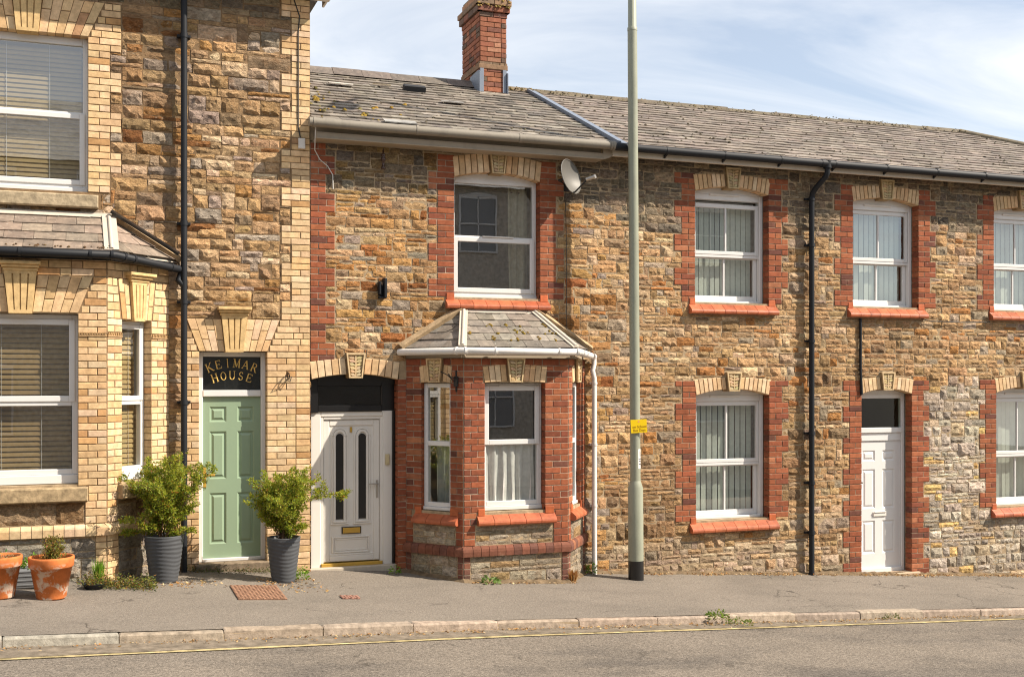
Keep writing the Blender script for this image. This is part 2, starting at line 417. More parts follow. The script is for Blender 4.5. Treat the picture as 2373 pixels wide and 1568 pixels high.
# ------------------------------------------------------------------ masonry
PAL_RED = [(6, (.295, .094, .046)), (5, (.325, .112, .054)), (3, (.265, .082, .042)), (2.2, (.22, .07, .04)), (1.2, (.145, .058, .042)), (.8, (.36, .145, .075))]
PAL_CREAM = [(6, (.67, .475, .27)), (5, (.69, .505, .305)), (3, (.63, .425, .225)), (.8, (.53, .31, .14)), (.3, (.44, .265, .14)), (1.5, (.69, .515, .345))]
PAL_ARCH = [(5, (.62, .44, .26)), (3, (.58, .39, .215)), (2, (.66, .50, .325))]
PAL_B = [(6, (.58, .38, .19)), (4, (.58, .355, .14)), (2.3, (.47, .235, .085)), (1.3, (.39, .165, .06)), (3.6, (.70, .54, .35)), (2.4, (.42, .37, .31)), (1.2, (.32, .24, .16)), (3, (.62, .44, .24))]
PAL_C = [(6, (.54, .37, .20)), (5, (.57, .395, .215)), (3, (.46, .31, .165)), (1.0, (.48, .24, .085)), (3, (.68, .53, .345)), (2, (.42, .355, .28)), (1.2, (.33, .24, .15))]
PAL_CLOW = [(4, (.50, .40, .28)), (3, (.60, .51, .39)), (3, (.43, .36, .28)), (2, (.54, .40, .23))]
PAL_SOOT_SHADE = [(4, (.27, .225, .17)), (3, (.33, .265, .195)), (2, (.22, .19, .155)), (1, (.40, .31, .21))]  # soot on the upper stones, with eaves shade put into the colour
PAL_GREY = [(5, (.45, .415, .36)), (4, (.40, .37, .325)), (2.4, (.52, .48, .42)), (1, (.32, .295, .26)), (1.0, (.58, .43, .20)), (.8, (.48, .41, .30))]
PAL_A = [(6, (.50, .355, .205)), (4, (.54, .37, .19)), (1.6, (.45, .26, .10)), (.6, (.28, .14, .055)), (2.4, (.66, .52, .36)), (3, (.45, .39, .325)), (1.2, (.34, .255, .17))]
PAL_APL = [(4, (.46, .42, .36)), (3, (.39, .35, .30)), (1.5, (.58, .53, .46))]
PAL_ABAY = [(4, (.38, .27, .15)), (3, (.32, .22, .12)), (2, (.42, .33, .21))]
PAL_BPL = [(4, (.52, .45, .35)), (3, (.60, .54, .44)), (2, (.44, .38, .30)), (1, (.52, .37, .20))]

for P_ in (PAL_B, PAL_C, PAL_CLOW, PAL_A, PAL_ABAY):
    P_[:] = [(w_, tuple(q_*.94+.06*(.3*c_[0]+.59*c_[1]+.11*c_[2])*1.08 for q_ in (c_[0]*1.17, c_[1]*1.10, c_[2]*1.06))) for w_, c_ in P_]
PAL_GREY[:] = [(w_, (c_[0]*1.42, c_[1]*1.36, c_[2]*1.30)) for w_, c_ in PAL_GREY]
def stone_mb(F, u0, u1, v0, v1, col, rel=1.0, w=.0, big=False):
    a, b = u1-u0, v1-v0
    nx = max(2, min(8, int(round(a/.045)))); ny = max(2, min(5, int(round(b/.04))))
    mb = MB(); vs = []; seed = rng.uniform(0, 900)
    amp = min(.030, .14*min(a, b)+.007)*rel; tu, tv = rng.uniform(-.4, .4), rng.uniform(-.5, .3)
    ew = w + rng.uniform(-.001, .007)
    cj = [(rng.uniform(-.006, .006), rng.uniform(-.006, .006)) for _ in range(4)]
    for j in range(ny+1):
        for i in range(nx+1):
            s, t = i/nx, j/ny
            edge = i in (0, nx) or j in (0, ny)
            ju = (cj[0][0]*(1-s)*(1-t)+cj[1][0]*s*(1-t)+cj[2][0]*s*t+cj[3][0]*(1-s)*t)
            jv = (cj[0][1]*(1-s)*(1-t)+cj[1][1]*s*(1-t)+cj[2][1]*s*t+cj[3][1]*(1-s)*t)
            uu, vv = u0+a*s+ju, v0+b*t+jv
            if edge:
                ww = ew + rng.uniform(-.003, .004)
                if 0 < i < nx: vv += rng.uniform(-.005, .005)
                if 0 < j < ny: uu += rng.uniform(-.005, .005)
            else:
                uu += rng.uniform(-.28, .28)*a/nx; vv += rng.uniform(-.28, .28)*b/ny
                ww = ew + amp*(.55 + .8*noise.noise(Vector((uu*9+seed, vv*13, seed))) + tu*(s-.5) + tv*(t-.5)) + rng.uniform(-.25, .3)*amp
            vs.append(F(uu, vv, ww))
    fs = []
    q = lambda i, j: j*(nx+1)+i
    for j in range(ny):
        for i in range(nx):
            if (i+j) % 2: fs += [(q(i, j), q(i+1, j), q(i+1, j+1)), (q(i, j), q(i+1, j+1), q(i, j+1))]
            else: fs += [(q(i, j), q(i+1, j), q(i, j+1)), (q(i+1, j), q(i+1, j+1), q(i, j+1))]
    ring = [q(i, 0) for i in range(nx)] + [q(nx, j) for j in range(ny)] + [q(i, ny) for i in range(nx, 0, -1)] + [q(0, j) for j in range(ny, 0, -1)]
    n0 = len(vs)
    for k in ring: vs.append(vs[k] - F.n*.03)
    m = len(ring)
    for k in range(m):
        k2 = (k+1) % m; fs.append((ring[k2], ring[k], n0+k, n0+k2))
    mb.add(vs, fs, col); return mb

def fill_stones(F, u0, u1, v0, v1, blocked, place, cell=.025, cw=(.10, .35), ch=(3, 3, 4, 4, 4, 5, 5, 6), joint=.011, split=.40, jump=.12, **kw):
    """roughly coursed rubble: courses of uneven height cut into stones, some split in two beds, some running up into the next course"""
    nu = int(round((u1-u0)/cell)); nv = int(round((v1-v0)/cell))
    occ = [[blocked(u0+(i+.5)*cell, v0+(j+.5)*cell) for i in range(nu)] for j in range(nv)]
    def lay(i, j, w, h):
        for jj in range(j, j+h):
            for ii in range(i, i+w): occ[jj][ii] = True
        dv = rng.uniform(-.003, .003)
        place(u0+i*cell+joint/2, u0+(i+w)*cell-joint/2, v0+j*cell+joint/2+dv, v0+(j+h)*cell-joint/2+dv)
    def row(i, n, j, h):
        """cut n cells into stones of one bed"""
        lo = max(3, int(cw[0]/cell)) if h >= 3 else max(5, int(cw[0]*1.25/cell)); hi = max(lo+1, int(cw[1]/cell))
        while n > 0:
            w = rng.randint(lo, hi) if rng.random() < .75 else rng.randint(lo, max(lo, (lo+hi)//2))
            if n-w < lo-1: w = n if n <= hi+2 else n//2
            w = min(w, n); hh = h
            if h >= 3 and w >= 5 and rng.random() < jump and j+h+2 <= nv and not any(occ[j+h+q][i+k] for q in range(2) for k in range(w)): hh = h+2
            lay(i, j, w, hh); i += w; n -= w
    j = 0
    while j < nv:
        h = rng.choice(ch); h = min(h, nv-j)
        if nv-j-h < 2: h = nv-j
        i = 0
        while i < nu:
            if any(occ[j+q][i] for q in range(h)): i += 1; continue
            n = 1
            while i+n < nu and not any(occ[j+q][i+n] for q in range(h)): n += 1
            k = i
            while n > 0:
                seg = min(n, rng.randint(9, 26)) if n > 30 else n
                if n-seg < 5: seg = n
                if h >= 4 and rng.random() < split:
                    s = h//2 if rng.random() < .6 else max(2, h//2-1)
                    row(k, seg, j, s); row(k, seg, j+s, h-s)
                else: row(k, seg, j, h)
                k += seg; n -= seg
            i = k
        j += h
    for j in range(nv):          # odd corners round arches and slopes
        i = 0
        while i < nu:
            if occ[j][i]: i += 1; continue
            w = 1
            while i+w < nu and not occ[j][i+w] and w < 10: w += 1
            h = 1
            while j+h < nv and h < 4 and not any(occ[j+h][i+k] for k in range(w)): h += 1
            lay(i, j, w, h); i += w

def brick_one(F, u0, u1, v0, v1, pal, depth=.02, proud=.010):
    mb = MB(); p = proud + rng.uniform(-.003, .003); c = jit(pick(pal), .14, .05)
    box(mb, F, u0, u1, v0, v1, -depth, p, .004, c, back=False); return mb
def brick_panel(house, parent, F, u0, u1, v0, v1, pal, dl=.02, dr=.02, ph=0, joint=.009, flem=True, vcourse=.075, pri=1.0, mort=None):
    """courses of bricks filling a rectangle; dl/dr: depth of the bricks at the left / right end (they line a reveal)"""
    n = max(1, int(round((v1-v0)/vcourse))); h = (v1-v0)/n
    for k in range(n):
        b0 = v0+k*h+joint/2; b1 = v0+(k+1)*h-joint/2
        L = .225; H = .1125
        seq = []
        W = u1-u0
        par = (k+ph) % 2
        if W <= .15: seq = [W]
        elif W < .25: seq = [W] if par else [W/2, W/2]
        elif W < .40: seq = [W*2/3, W/3] if par else [W/3, W*2/3]
        else:
            x = 0; t = par
            seq = []
            if par: seq.append(H); x = H
            while x < W-.001:
                l = (L if (len(seq)+t) % 2 == 0 else H) if flem else L
                if W-x-l < .07: l = W-x
                seq.append(l); x += l
        x = u0
        for q, l in enumerate(seq):
            d = .02
            if q == 0: d = dl
            if q == len(seq)-1: d = max(d, dr)
            piece(house, parent, 'brick', brick_one(F, x+(0 if q == 0 and dl > .05 else joint/2), min(u1, x+l)-(0 if q == len(seq)-1 and dr > .05 else joint/2), b0, b1, pal, d), BRICK, pri)
            x += l
    if mort is not None: box(mort, F, u0+.002, u1-.002, v0+.002, v1-.002, -.01, .004, 0, back=False)
def quoin(house, parent, F, edge, side, v0, v1, wn, wwide, pal, jamb=.13, start=0, mort=None, rects=None):
    """toothed brick quoin: groups of three courses alternate narrow / wide. side=+1: bricks run to +u from edge, jamb side at the edge"""
    n = int(round((v1-v0)/.075)); h = (v1-v0)/n; k = 0; g = start
    while k < n:
        m = min(3, n-k); w = wwide if g % 2 == 0 else wn
        a0, a1 = (edge, edge+w) if side > 0 else (edge-w, edge)
        brick_panel(house, parent, F, a0, a1, v0+k*h, v0+(k+m)*h, pal, jamb if side > 0 else .02, .02 if side > 0 else jamb, ph=k, mort=mort)
        if rects is not None: rects.append((a0, a1, v0+k*h, v0+(k+m)*h))
        k += m; g += 1
def leaf_relief(mb, F, cu, v0, v1, w0, w1, wt, wb, col):
    """carved ornament of a keystone: border, ring and three pairs of leaves"""
    d = .018; H = v1-v0
    def hw(v): return (wb+(wt-wb)*(v-v0)/H)/2
    for s in (-1, 1):
        a, b = cu+s*hw(v0), cu+s*hw(v1)
        pl = [(a, v0), (a-s*d, v0), (b-s*d, v1), (b, v1)]
        prism(mb, F, pl if s < 0 else pl[::-1], w0, w1, col, .003)
    box(mb, F, cu-hw(v0)+d, cu+hw(v0)-d, v0, v0+d, w0, w1-.001, .003, col, False)
    box(mb, F, cu-hw(v1)+d, cu+hw(v1)-d, v1-d*1.3, v1, w0, w1-.001, .003, col, False)
    vb = v0+d+.006; vt = v1-d*1.3-.008; m = rng.choice([5, 6, 6]); J = lambda: rng.uniform(-.006, .006)
    for k in range(m):
        va = vb+(vt-vb)*k/m; vd = (vt-vb)/m
        for s in (-1, 1):
            x1 = max(.012, hw(va+vd*.7)-d-.007)
            pl = [(cu+s*.002, va), (cu+s*(x1*.8+J()), va+vd*.12+J()*.5), (cu+s*x1, va+vd*.75+J()), (cu+s*(x1*.6+J()), va+vd*.96), (cu+s*(x1*.22+abs(J())), va+vd*.62)]
            prism(mb, F, pl if s > 0 else pl[::-1], w0, w1-.006-rng.uniform(0, .012), tuple(q*rng.uniform(.86, 1.04) for q in col))
    prism(mb, F, [(cu-.006, vb), (cu+.006, vb), (cu+.009, vt), (cu-.009, vt)], w0, w1-.012, col)
def seg_arch(house, parent, F, u0, u1, vs, rise, n, th=.225, key=None, proud=.012, depth=.14, ext=.025, keytop=None, keybot=None, kw=(.235, .165), ro=.036):
    uc = (u0+u1)/2; b = (u1-u0); Rr = (b*b/4+rise*rise)/(2*rise); vc = vs+rise-Rr
    a1 = math.asin((b/2)/Rr); a_out = math.asin(min(.99, (b/2+ext)/(Rr+th*.9)))
    bo = b/2+ext; Ro = (bo*bo+ro*ro)/(2*ro); voc = vs+th+ro-Ro
    def PO(u): return (uc+u, voc+math.sqrt(max(0, Ro*Ro-u*u)))
    ku = (kw[0]+kw[1])/4+.004
    for s in (-1, 1):
        for k in range(n):
            # split from key side to springing
            def P(t, rad, lim):
                ang = (math.asin(ku/rad) + (lim-math.asin(ku/rad))*t); return (uc+s*math.sin(ang)*rad, vc+math.cos(ang)*rad)
            t0, t1 = k/n+.012, (k+1)/n-.012
            i0, i1 = P(t0, Rr, a1), P(t1, Rr, a1); o0, o1 = PO(s*(ku+.02+(bo-ku-.02)*t0)), PO(s*(ku+.02+(bo-ku-.02)*t1))
            poly = [i0, i1, o1, o0]
            if s < 0: poly = poly[::-1]
            mb = MB(); prism(mb, F, poly, -depth, proud+rng.uniform(-.002, .003), jit(pick(PAL_ARCH), .1, .04), .005)
            piece(house, parent, 'voussoir', mb, TERRA)
    mort = MB()
    pts = [(q_[0], q_[1]-.004) for q_ in (PO(-bo+.004+(2*bo-.008)*k/16) for k in range(17))]
    ptsi = [(uc+math.sin(-a1+2*a1*k/16)*(Rr+.004), vc+math.cos(-a1+2*a1*k/16)*(Rr+.004)) for k in range(17)]
    for k in range(16):
        mort.add([F(*ptsi[k], .003), F(*ptsi[k+1], .003), F(*pts[k+1], .003), F(*pts[k], .003), F(*ptsi[k], -depth+.005), F(*ptsi[k+1], -depth+.005)], [(3, 2, 1, 0)[::-1], (4, 5, 1, 0)])
    kt = keytop if keytop else vs+rise+th+.05; kb = keybot if keybot else vs+rise-.022
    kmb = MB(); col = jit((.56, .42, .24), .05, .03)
    prism(kmb, F, [(uc-kw[1]/2, kb), (uc+kw[1]/2, kb), (uc+kw[0]/2, kt), (uc-kw[0]/2, kt)], -depth, .030, (.42, .30, .165))  # back panel in a darker colour: recess shade painted in so the carving shows
    leaf_relief(kmb, F, uc, kb, kt, .012, .054, kw[0], kw[1], col)
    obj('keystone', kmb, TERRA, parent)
    return mort, (uc, voc, Ro, 0)
def flat_arch(house, parent, F, u0, u1, t0, t1, v0, v1, key, n, proud=.010, depth=.12):
    """splayed flat arch of cream bricks; key = (bottom u0,u1, top u0,u1)"""
    for s, (b0, b1, c0, c1) in ((-1, (u0, key[0], t0, key[2])), (1, (key[1], u1, key[3], t1))):
        for k in range(n):
            f0, f1 = k/n, (k+1)/n; g = .006
            ba, bb = b0+(b1-b0)*f0+g/2, b0+(b1-b0)*f1-g/2; ca, cb = c0+(c1-c0)*f0+g/2, c0+(c1-c0)*f1-g/2
            sp = .36 if (k % 2) else .66
            def at(f, a, b): return a+(b-a)*f
            for (f0_, f1_) in ((0, sp-.012), (sp+.012, 1)):
                poly = [(at(f0_, ba, ca), at(f0_, v0, v1)), (at(f0_, bb, cb), at(f0_, v0, v1)), (at(f1_, bb, cb), at(f1_, v0, v1)), (at(f1_, ba, ca), at(f1_, v0, v1))]
                mb = MB(); prism(mb, F, poly, -depth if f0_ == 0 else -.02, proud+rng.uniform(-.002, .002), jit(pick(PAL_CREAM), .1, .04), .004)
                piece(house, parent, 'voussoir', mb, BRICK)
def fluted_key(parent, F, kb, v0, v1, cap=True, proud=.05):
    """tapered fluted keystone with a moulded cap; kb = (bottom half width, top half width, cap half width)"""
    cu = kb[3]; mb = MB(); col = (.60, .42, .20)
    vc = v1-.10 if cap else v1
    prism(mb, F, [(cu-kb[0], v0), (cu+kb[0], v0), (cu+kb[1], vc), (cu-kb[1], vc)], -.12, proud-.022, col)
    n = 4; gap = .20
    for k in range(n):
        f0 = -1+2*(k+gap*.5*(k > 0))/n; f1 = -1+2*(k+1-gap*.5*(k < n-1)-.0)/n
        prism(mb, F, [(cu+f0*kb[0], v0), (cu+f1*kb[0], v0), (cu+f1*kb[1], vc), (cu+f0*kb[1], vc)], proud-.023, proud, col, .004)
    prism(mb, F, [(cu-kb[0], v0-.001), (cu+kb[0], v0-.001), (cu+kb[0]*1.02, v0+.035), (cu-kb[0]*1.02, v0+.035)], proud-.03, proud+.001, col)
    prism(mb, F, [(cu-kb[1]*.99, vc-.03), (cu+kb[1]*.99, vc-.03), (cu+kb[1], vc), (cu-kb[1], vc)], proud-.03, proud+.001, col)
    if cap:
        for q, (e, a, b) in enumerate(((.3, 0, .035), (.65, .035, .065), (1, .065, .10))):
            hw = kb[1]+(kb[2]-kb[1])*e
            box(mb, F, cu-hw, cu+hw, vc+a, vc+b, -.02, proud+.012+.028*q, .006, col)
    return obj('keystone', mb, TERRA, parent)
def sill_tiles(house, parent, F, u0, u1, v0, v1, proj=.09, n=6, back=-.14, open_=None, pri=1.0):
    """red clay sill: a row of bullnosed tiles, with a square stool block at either end"""
    w = (u1-u0)/n
    for k in range(n):
        a, b = u0+k*w+.003, u0+(k+1)*w-.003; mb = MB(); c = jit((.43, .122, .056), .16, .06)
        prof = [(v0, .0), (v0, proj-.02), (v0+.012, proj-.004), (v0+.035, proj), (v0+.055, proj-.006), (v0+.07, proj-.022), (v1-.012, .0), (v1, back)]
        m = len(prof)
        mb.add([F(a, p[0], p[1]) for p in prof]+[F(b, p[0], p[1]) for p in prof], [(i, i+1, m+i+1, m+i)[::-1] for i in range(m-1)]+[tuple(range(m)), tuple(reversed(range(m, 2*m)))], c)
        piece(house, parent, 'sill_tile', mb, REDTILE, pri)
    if open_:
        for a, b in ((u0+.015, open_[0]), (open_[1], u1-.015)):
            if b-a > .02:
                mb = MB(); box(mb, F, a, b, v1-.022, v1+.062, -.02, .018, .004, jit((.46, .12, .045), .12, .05)); piece(house, parent, 'sill_tile', mb, REDTILE, pri)
def core(mb, F, u0, u1, v0, v1, holes, jamb=.16, w=0.):
    us = sorted({u0, u1, *[h[0] for h in holes], *[h[1] for h in holes]}); vs = sorted({v0, v1, *[h[2] for h in holes], *[h[3] for h in holes]})
    us = [x for x in us if u0 <= x <= u1]; vs = [x for x in vs if v0 <= x <= v1]
    for a, b in zip(us, us[1:]):
        for c, d in zip(vs, vs[1:]):
            mu, mv = (a+b)/2, (c+d)/2
            if any(h[0] < mu < h[1] and h[2] < mv < h[3] for h in holes): continue
            mb.add([F(a, c, w), F(b, c, w), F(b, d, w), F(a, d, w)], [(0, 1, 2, 3)])
    for h in holes:
        a, b, c, d = h
        mb.add([F(a, c, w), F(b, c, w), F(b, d, w), F(a, d, w), F(a, c, -jamb), F(b, c, -jamb), F(b, d, -jamb), F(a, d, -jamb)], [(1, 0, 4, 5), (2, 1, 5, 6), (3, 2, 6, 7), (0, 3, 7, 4)])
def room(parent, F, u0, u1, v0, v1, d0=.17, d1=1.5, side=.3):
    mb = MB(); a, b, c, d = u0-side, u1+side, v0-.3, v1+.15
    P = [F(a, c, -d0), F(b, c, -d0), F(b, d, -d0), F(a, d, -d0), F(a, c, -d1), F(b, c, -d1), F(b, d, -d1), F(a, d, -d1)]
    mb.add(P, [(4, 5, 6, 7), (0, 1, 5, 4), (2, 3, 7, 6), (1, 2, 6, 5), (3, 0, 4, 7)])
    e, f, g, h = u0, u1, v0, v1     # inner wall round the opening keeps daylight out
    Q = [F(e, g, -d0), F(f, g, -d0), F(f, h, -d0), F(e, h, -d0)]
    mb.add(P[:4]+Q, [(0, 1, 5, 4), (1, 2, 6, 5), (2, 3, 7, 6), (3, 0, 4, 7)])
    return obj('interior', mb, INTER, parent)

# ------------------------------------------------------------------ windows
def arch_pts(u0, u1, vs, rise, n=12):
    b = u1-u0; Rr = (b*b/4+rise*rise)/(2*rise); uc = (u0+u1)/2; vc = vs+rise-Rr; a = math.asin(b/2/Rr)
    return [(uc+math.sin(-a+2*a*k/n)*Rr, vc+math.cos(-a+2*a*k/n)*Rr) for k in range(n+1)]
def head_plate(mb, F, u0, u1, v, vs, rise, w0, w1):
    pts = arch_pts(u0, u1, vs, rise); n = len(pts)
    for i in range(n-1):
        a, b = pts[i], pts[i+1]
        mb.add([F(a[0], v, w1), F(b[0], v, w1), F(b[0], b[1], w1), F(a[0], a[1], w1), F(a[0], v, w0), F(b[0], v, w0)], [(0, 1, 2, 3), (4, 5, 1, 0)])
def pane(parent, F, u0, u1, v0, v1, w, mat=None, name='pane'):
    mb = MB(); mb.add([F(u0, v0, w), F(u1, v0, w), F(u1, v1, w), F(u0, v1, w)], [(0, 1, 2, 3)]); return obj(name, mb, mat or GLASS, parent)
def ring(mb, F, u0, u1, v0, v1, t, w0, w1, bev=.005, tb=None, tt=None):
    tb = tb or t; tt = tt or t
    box(mb, F, u0, u0+t, v0, v1, w0, w1, bev); box(mb, F, u1-t, u1, v0, v1, w0, w1, bev)
    box(mb, F, u0+t, u1-t, v0, v0+tb, w0, w1-.0015, bev); box(mb, F, u0+t, u1-t, v1-tt, v1, w0, w1-.0015, bev)
def vert_blinds(parent, F, u0, u1, v0, v1, w, sp=.084, ang=12, col=(.78, .84, .74), gap=None):
    n = int((u1-u0)/sp)
    for k in range(n):
        cu = u0+(k+.5)*(u1-u0)/n
        if gap and gap(cu): continue
        a = R(ang+rng.uniform(-4, 4)); hw = .0345; mb = MB()
        p = lambda s, v: F(cu+s*hw*math.cos(a), v, w+s*hw*math.sin(a))
        mb.add([p(-1, v0), p(1, v0), p(1, v1), p(-1, v1)], [(0, 1, 2, 3)], jit(col, .05, .02)); obj('blind_slat', mb, BLIND, parent)
def venetian(parent, F, u0, u1, v0, v1, w, sp=.045, col=(.50, .37, .20)):
    mb = MB(); n = int((v1-v0)/sp)
    for k in range(n):
        v = v0+(k+.5)*sp; c = jit(col, .06, .02)
        mb.add([F(u0, v-.024, w+.010), F(u1, v-.024, w+.010), F(u1, v+.004, w+.006), F(u0, v+.004, w+.006), F(u1, v+.026, w-.010), F(u0, v+.026, w-.010)], [(0, 1, 2, 3), (3, 2, 4, 5)], c)
    o = obj('blind', mb, BLIND, parent)
    cd_ = MB()
    for cu in (u0+(u1-u0)*.3, u0+(u1-u0)*.7): tube(cd_, [F(cu, v0, w+.016), F(cu, v1, w+.016)], .003, 5)
    obj('blind_cord', cd_, CABLE_W, parent)
def curtain(parent, F, u0, u1, v0, v1, w, amp=.03, wl_=.11, col=(.62, .60, .55), sag=0):
    mb = MB(); n = max(12, int((u1-u0)/.018)); m = 6; ph = rng.uniform(0, 6)
    vs = []
    for j in range(m+1):
        for i in range(n+1):
            u = u0+(u1-u0)*i/n; t = j/m
            ww = w + amp*(.6+.4*(1-t))*math.sin(u/wl_*6.283+ph+.6*math.sin(u*9)) + .3*amp*math.sin(u/wl_*15+t*2)
            vs.append(F(u+.012*math.sin(t*4+u*20)*(1-t), v0+(v1-v0)*t - sag*math.sin(3.14*i/n)*t, ww))
    fs = [(j*(n+1)+i, j*(n+1)+i+1, (j+1)*(n+1)+i+1, (j+1)*(n+1)+i) for j in range(m) for i in range(n)]
    mb.add(vs, fs, col, True); return obj('curtain', mb, CURTAIN, parent)

def win_thing(house, F, u0, u1, v0, name='window', label=None):
    o = link(name, None, F((u0+u1)/2, v0, -.15), house); o.empty_display_size = .1
    if label: o['label'] = label
    return o
def sash_window(house, F, u0, u1, v0, vs, rise, meet, w=-.14, gap=0, blind='v', label=None, ang=12):
    """white sliding sash: box frame, arched head with a trickle vent, upper and lower sash with one glazing bar each"""
    W = win_thing(house, F, u0, u1, v0, label=label); m = MB(); top = vs-.085
    room(W, F, u0, u1, v0, vs+rise)
    box(m, F, u0, u0+.055, v0, vs+.004, w-.10, w, .006); box(m, F, u1-.055, u1, v0, vs+.004, w-.10, w, .006)
    box(m, F, u0+.055, u1-.055, v0, v0+.035, w-.10, w+.012, .006)
    box(m, F, u0+.055, u1-.055, top, vs-.001, w-.10, w-.002, .006); head_plate(m, F, u0, u1, vs-.002, vs, rise, w-.02, w-.004)
    obj('frame', m, UPVC, W)
    tv = MB(); uc = (u0+u1)/2; box(tv, F, uc-.28, uc+.2, vs-.028, vs+.002, w-.004, w+.012, .004); obj('trickle_vent', tv, UPVC_OLD, W)
    a, b = u0+.058, u1-.058
    us = MB(); ws = w-.025; ut = top-gap
    ring(us, F, a, b, meet-.015, ut, .048, ws-.04, ws, .005, tb=.05, tt=.06); box(us, F, uc-.014, uc+.014, meet+.035, ut-.06, ws-.03, ws-.004, .005); obj('upper_sash', us, UPVC, W)
    ls = MB(); wl2 = w-.07
    box(ls, F, a, b, meet-.055, meet-.018, w-.065, w-.03, .004)
    ring(ls, F, a, b, v0+.036, meet-.02, .055, wl2-.04, wl2, .005, tb=.075, tt=.05); box(ls, F, uc-.014, uc+.014, v0+.11, meet-.07, wl2-.03, wl2-.004, .005); obj('lower_sash', ls, UPVC, W)
    for (c, d) in ((a+.045, uc-.012), (uc+.012, b-.045)):
        pane(W, F, c, d, meet+.03, ut-.055, ws-.02); pane(W, F, c, d, v0+.105, meet-.065, wl2-.02)
    vert_blinds(W, F, a+.02, b-.02, v0+.1, top-.03, w-.19, ang=ang)
    hl = MB(); box(hl, F, a, b, top-.03, top, w-.22, w-.16); obj('blind_rail', hl, UPVC, W)
    return W
def plain_window(house, F, u0, u1, v0, vs, rise, tr, w=-.14, t=.06, inset_low=True, handle=True, mat=None, label=None, roomy=True, sub=0, name='window', tt=None, tiltvent=False):
    """white frame, one fixed light over one opening light"""
    W = win_thing(house, F, u0, u1, v0, name, label); mat = mat or UPVC; m = MB(); t2 = tt or t
    if roomy: room(W, F, u0, u1, v0, vs+rise)
    if sub: box(m, F, u0-.0, u1+.0, v0, v0+sub, w-.06, w+.02, .006); v0 = v0+sub
    box(m, F, u0, u0+t, v0, vs, w-.07, w, .006); box(m, F, u1-t, u1, v0, vs, w-.07, w, .006)
    box(m, F, u0+t, u1-t, v0, v0+t, w-.07, w-.001, .006); box(m, F, u0+t, u1-t, vs-t2, vs, w-.07, w-.001, .006)
    if rise: head_plate(m, F, u0, u1, vs-.01, vs, rise, w-.03, w-.003)
    box(m, F, u0+t, u1-t, tr-.03, tr+.03, w-.07, w-.001, .006)
    obj('frame', m, mat, W)
    if inset_low:
        c = MB(); ring(c, F, u0+t*.55, u1-t*.55, v0+t*.55, tr+.012, .06, w-.02, w+.014, .006); obj('casement', c, mat, W)
        pane(W, F, u0+t*.55+.055, u1-t*.55-.055, v0+t*.55+.055, tr-.045, w-.012)
    else: pane(W, F, u0+t-.005, u1-t+.005, v0+t-.005, tr-.025, w-.03)
    pane(W, F, u0+t-.005, u1-t+.005, tr+.025, vs-t2+.005, w-.03)
    if tiltvent:
        v = MB(); uc = (u0+u1)/2; box(v, F, uc-.17, uc+.17, vs-t2*.7, vs-t2*.7+.022, w-.002, w+.014, .004); obj('trickle_vent', v, mat, W)
    return W

def slates(house, parent, F, edge, vmax, ex, wid, pal, ov=.06, lift=.016, thick=.007, brk=.03, gap=.004, skip=None, pri=1.0, name='slate', jt=.010):
    k = 0; v = 0.0
    while v < vmax-.02:
        vt = min(v+ex+ov, vmax); a0, b0 = edge(v); a1, b1 = edge(vt)
        lo, hi = min(a0, a1), max(b0, b1); off = (k % 2)*wid/2 + rng.uniform(-.02, .02)
        x = lo-off
        while x < hi:
            w_ = wid*(1+rng.uniform(-.06, .06)); x0, x1 = x+gap/2, x+w_-gap/2; x += w_
            clip = lambda q, e: max(e[0], min(e[1], q))
            p = [clip(x0, (a0, b0)), clip(x1, (a0, b0)), clip(x1, (a1, b1)), clip(x0, (a1, b1))]
            if p[1]-p[0] < .012 and p[2]-p[3] < .012: continue
            if skip and skip((x0+x1)/2, v): continue
            dv = rng.uniform(-jt, jt)*(1 if k else .5); l0 = lift+rng.uniform(-.003, .006); l1 = .003+rng.uniform(0, .003)
            tl = rng.uniform(-.012, .012)*.5
            mb = MB(); c = jit(pick(pal), .13, .04)
            vb0, vb1 = v+dv-tl, v+dv+tl
            vs = [F(p[0], vb0, l0), F(p[1], vb1, l0), F(p[2], vt, l1), F(p[3], vt, l1), F(p[0], vb0, l0-thick), F(p[1], vb1, l0-thick), F(p[2], vt, l1-thick), F(p[3], vt, l1-thick)]
            fs = [(0, 1, 2, 3), (4, 5, 1, 0), (5, 6, 2, 1), (7, 4, 0, 3)]
            if rng.random() < brk and x1-x0 > .12:    # a broken lower corner
                cu = p[0]+(p[1]-p[0])*rng.uniform(.55, .8); q = F(cu, vb0, l0); q2 = F(cu, vb0, l0-thick); r_ = F(p[1], vb1+rng.uniform(.03, .07), l0); r2 = r_-F.n*thick
                vs = [vs[0], q, r_, vs[2], vs[3], vs[4], q2, r2]; fs = [(0, 1, 2, 3, 4), (5, 6, 1, 0), (6, 7, 2, 1)]
            mb.add(vs, fs, c); piece(house, parent, name, mb, SLATE, pri)
        v += ex; k += 1
PAL_SLATE = [(5, (.225, .195, .165)), (4, (.19, .168, .145)), (3, (.26, .23, .195)), (1.5, (.145, .13, .115)), (1, (.30, .275, .24))]
PAL_SLATEC = [(5, (.255, .215, .185)), (4, (.225, .19, .165)), (3, (.285, .245, .21)), (1.2, (.175, .15, .13))]
PAL_TILE = [(5, (.285, .225, .18)), (3, (.255, .20, .16)), (2, (.225, .185, .15)), (1, (.31, .265, .22))]
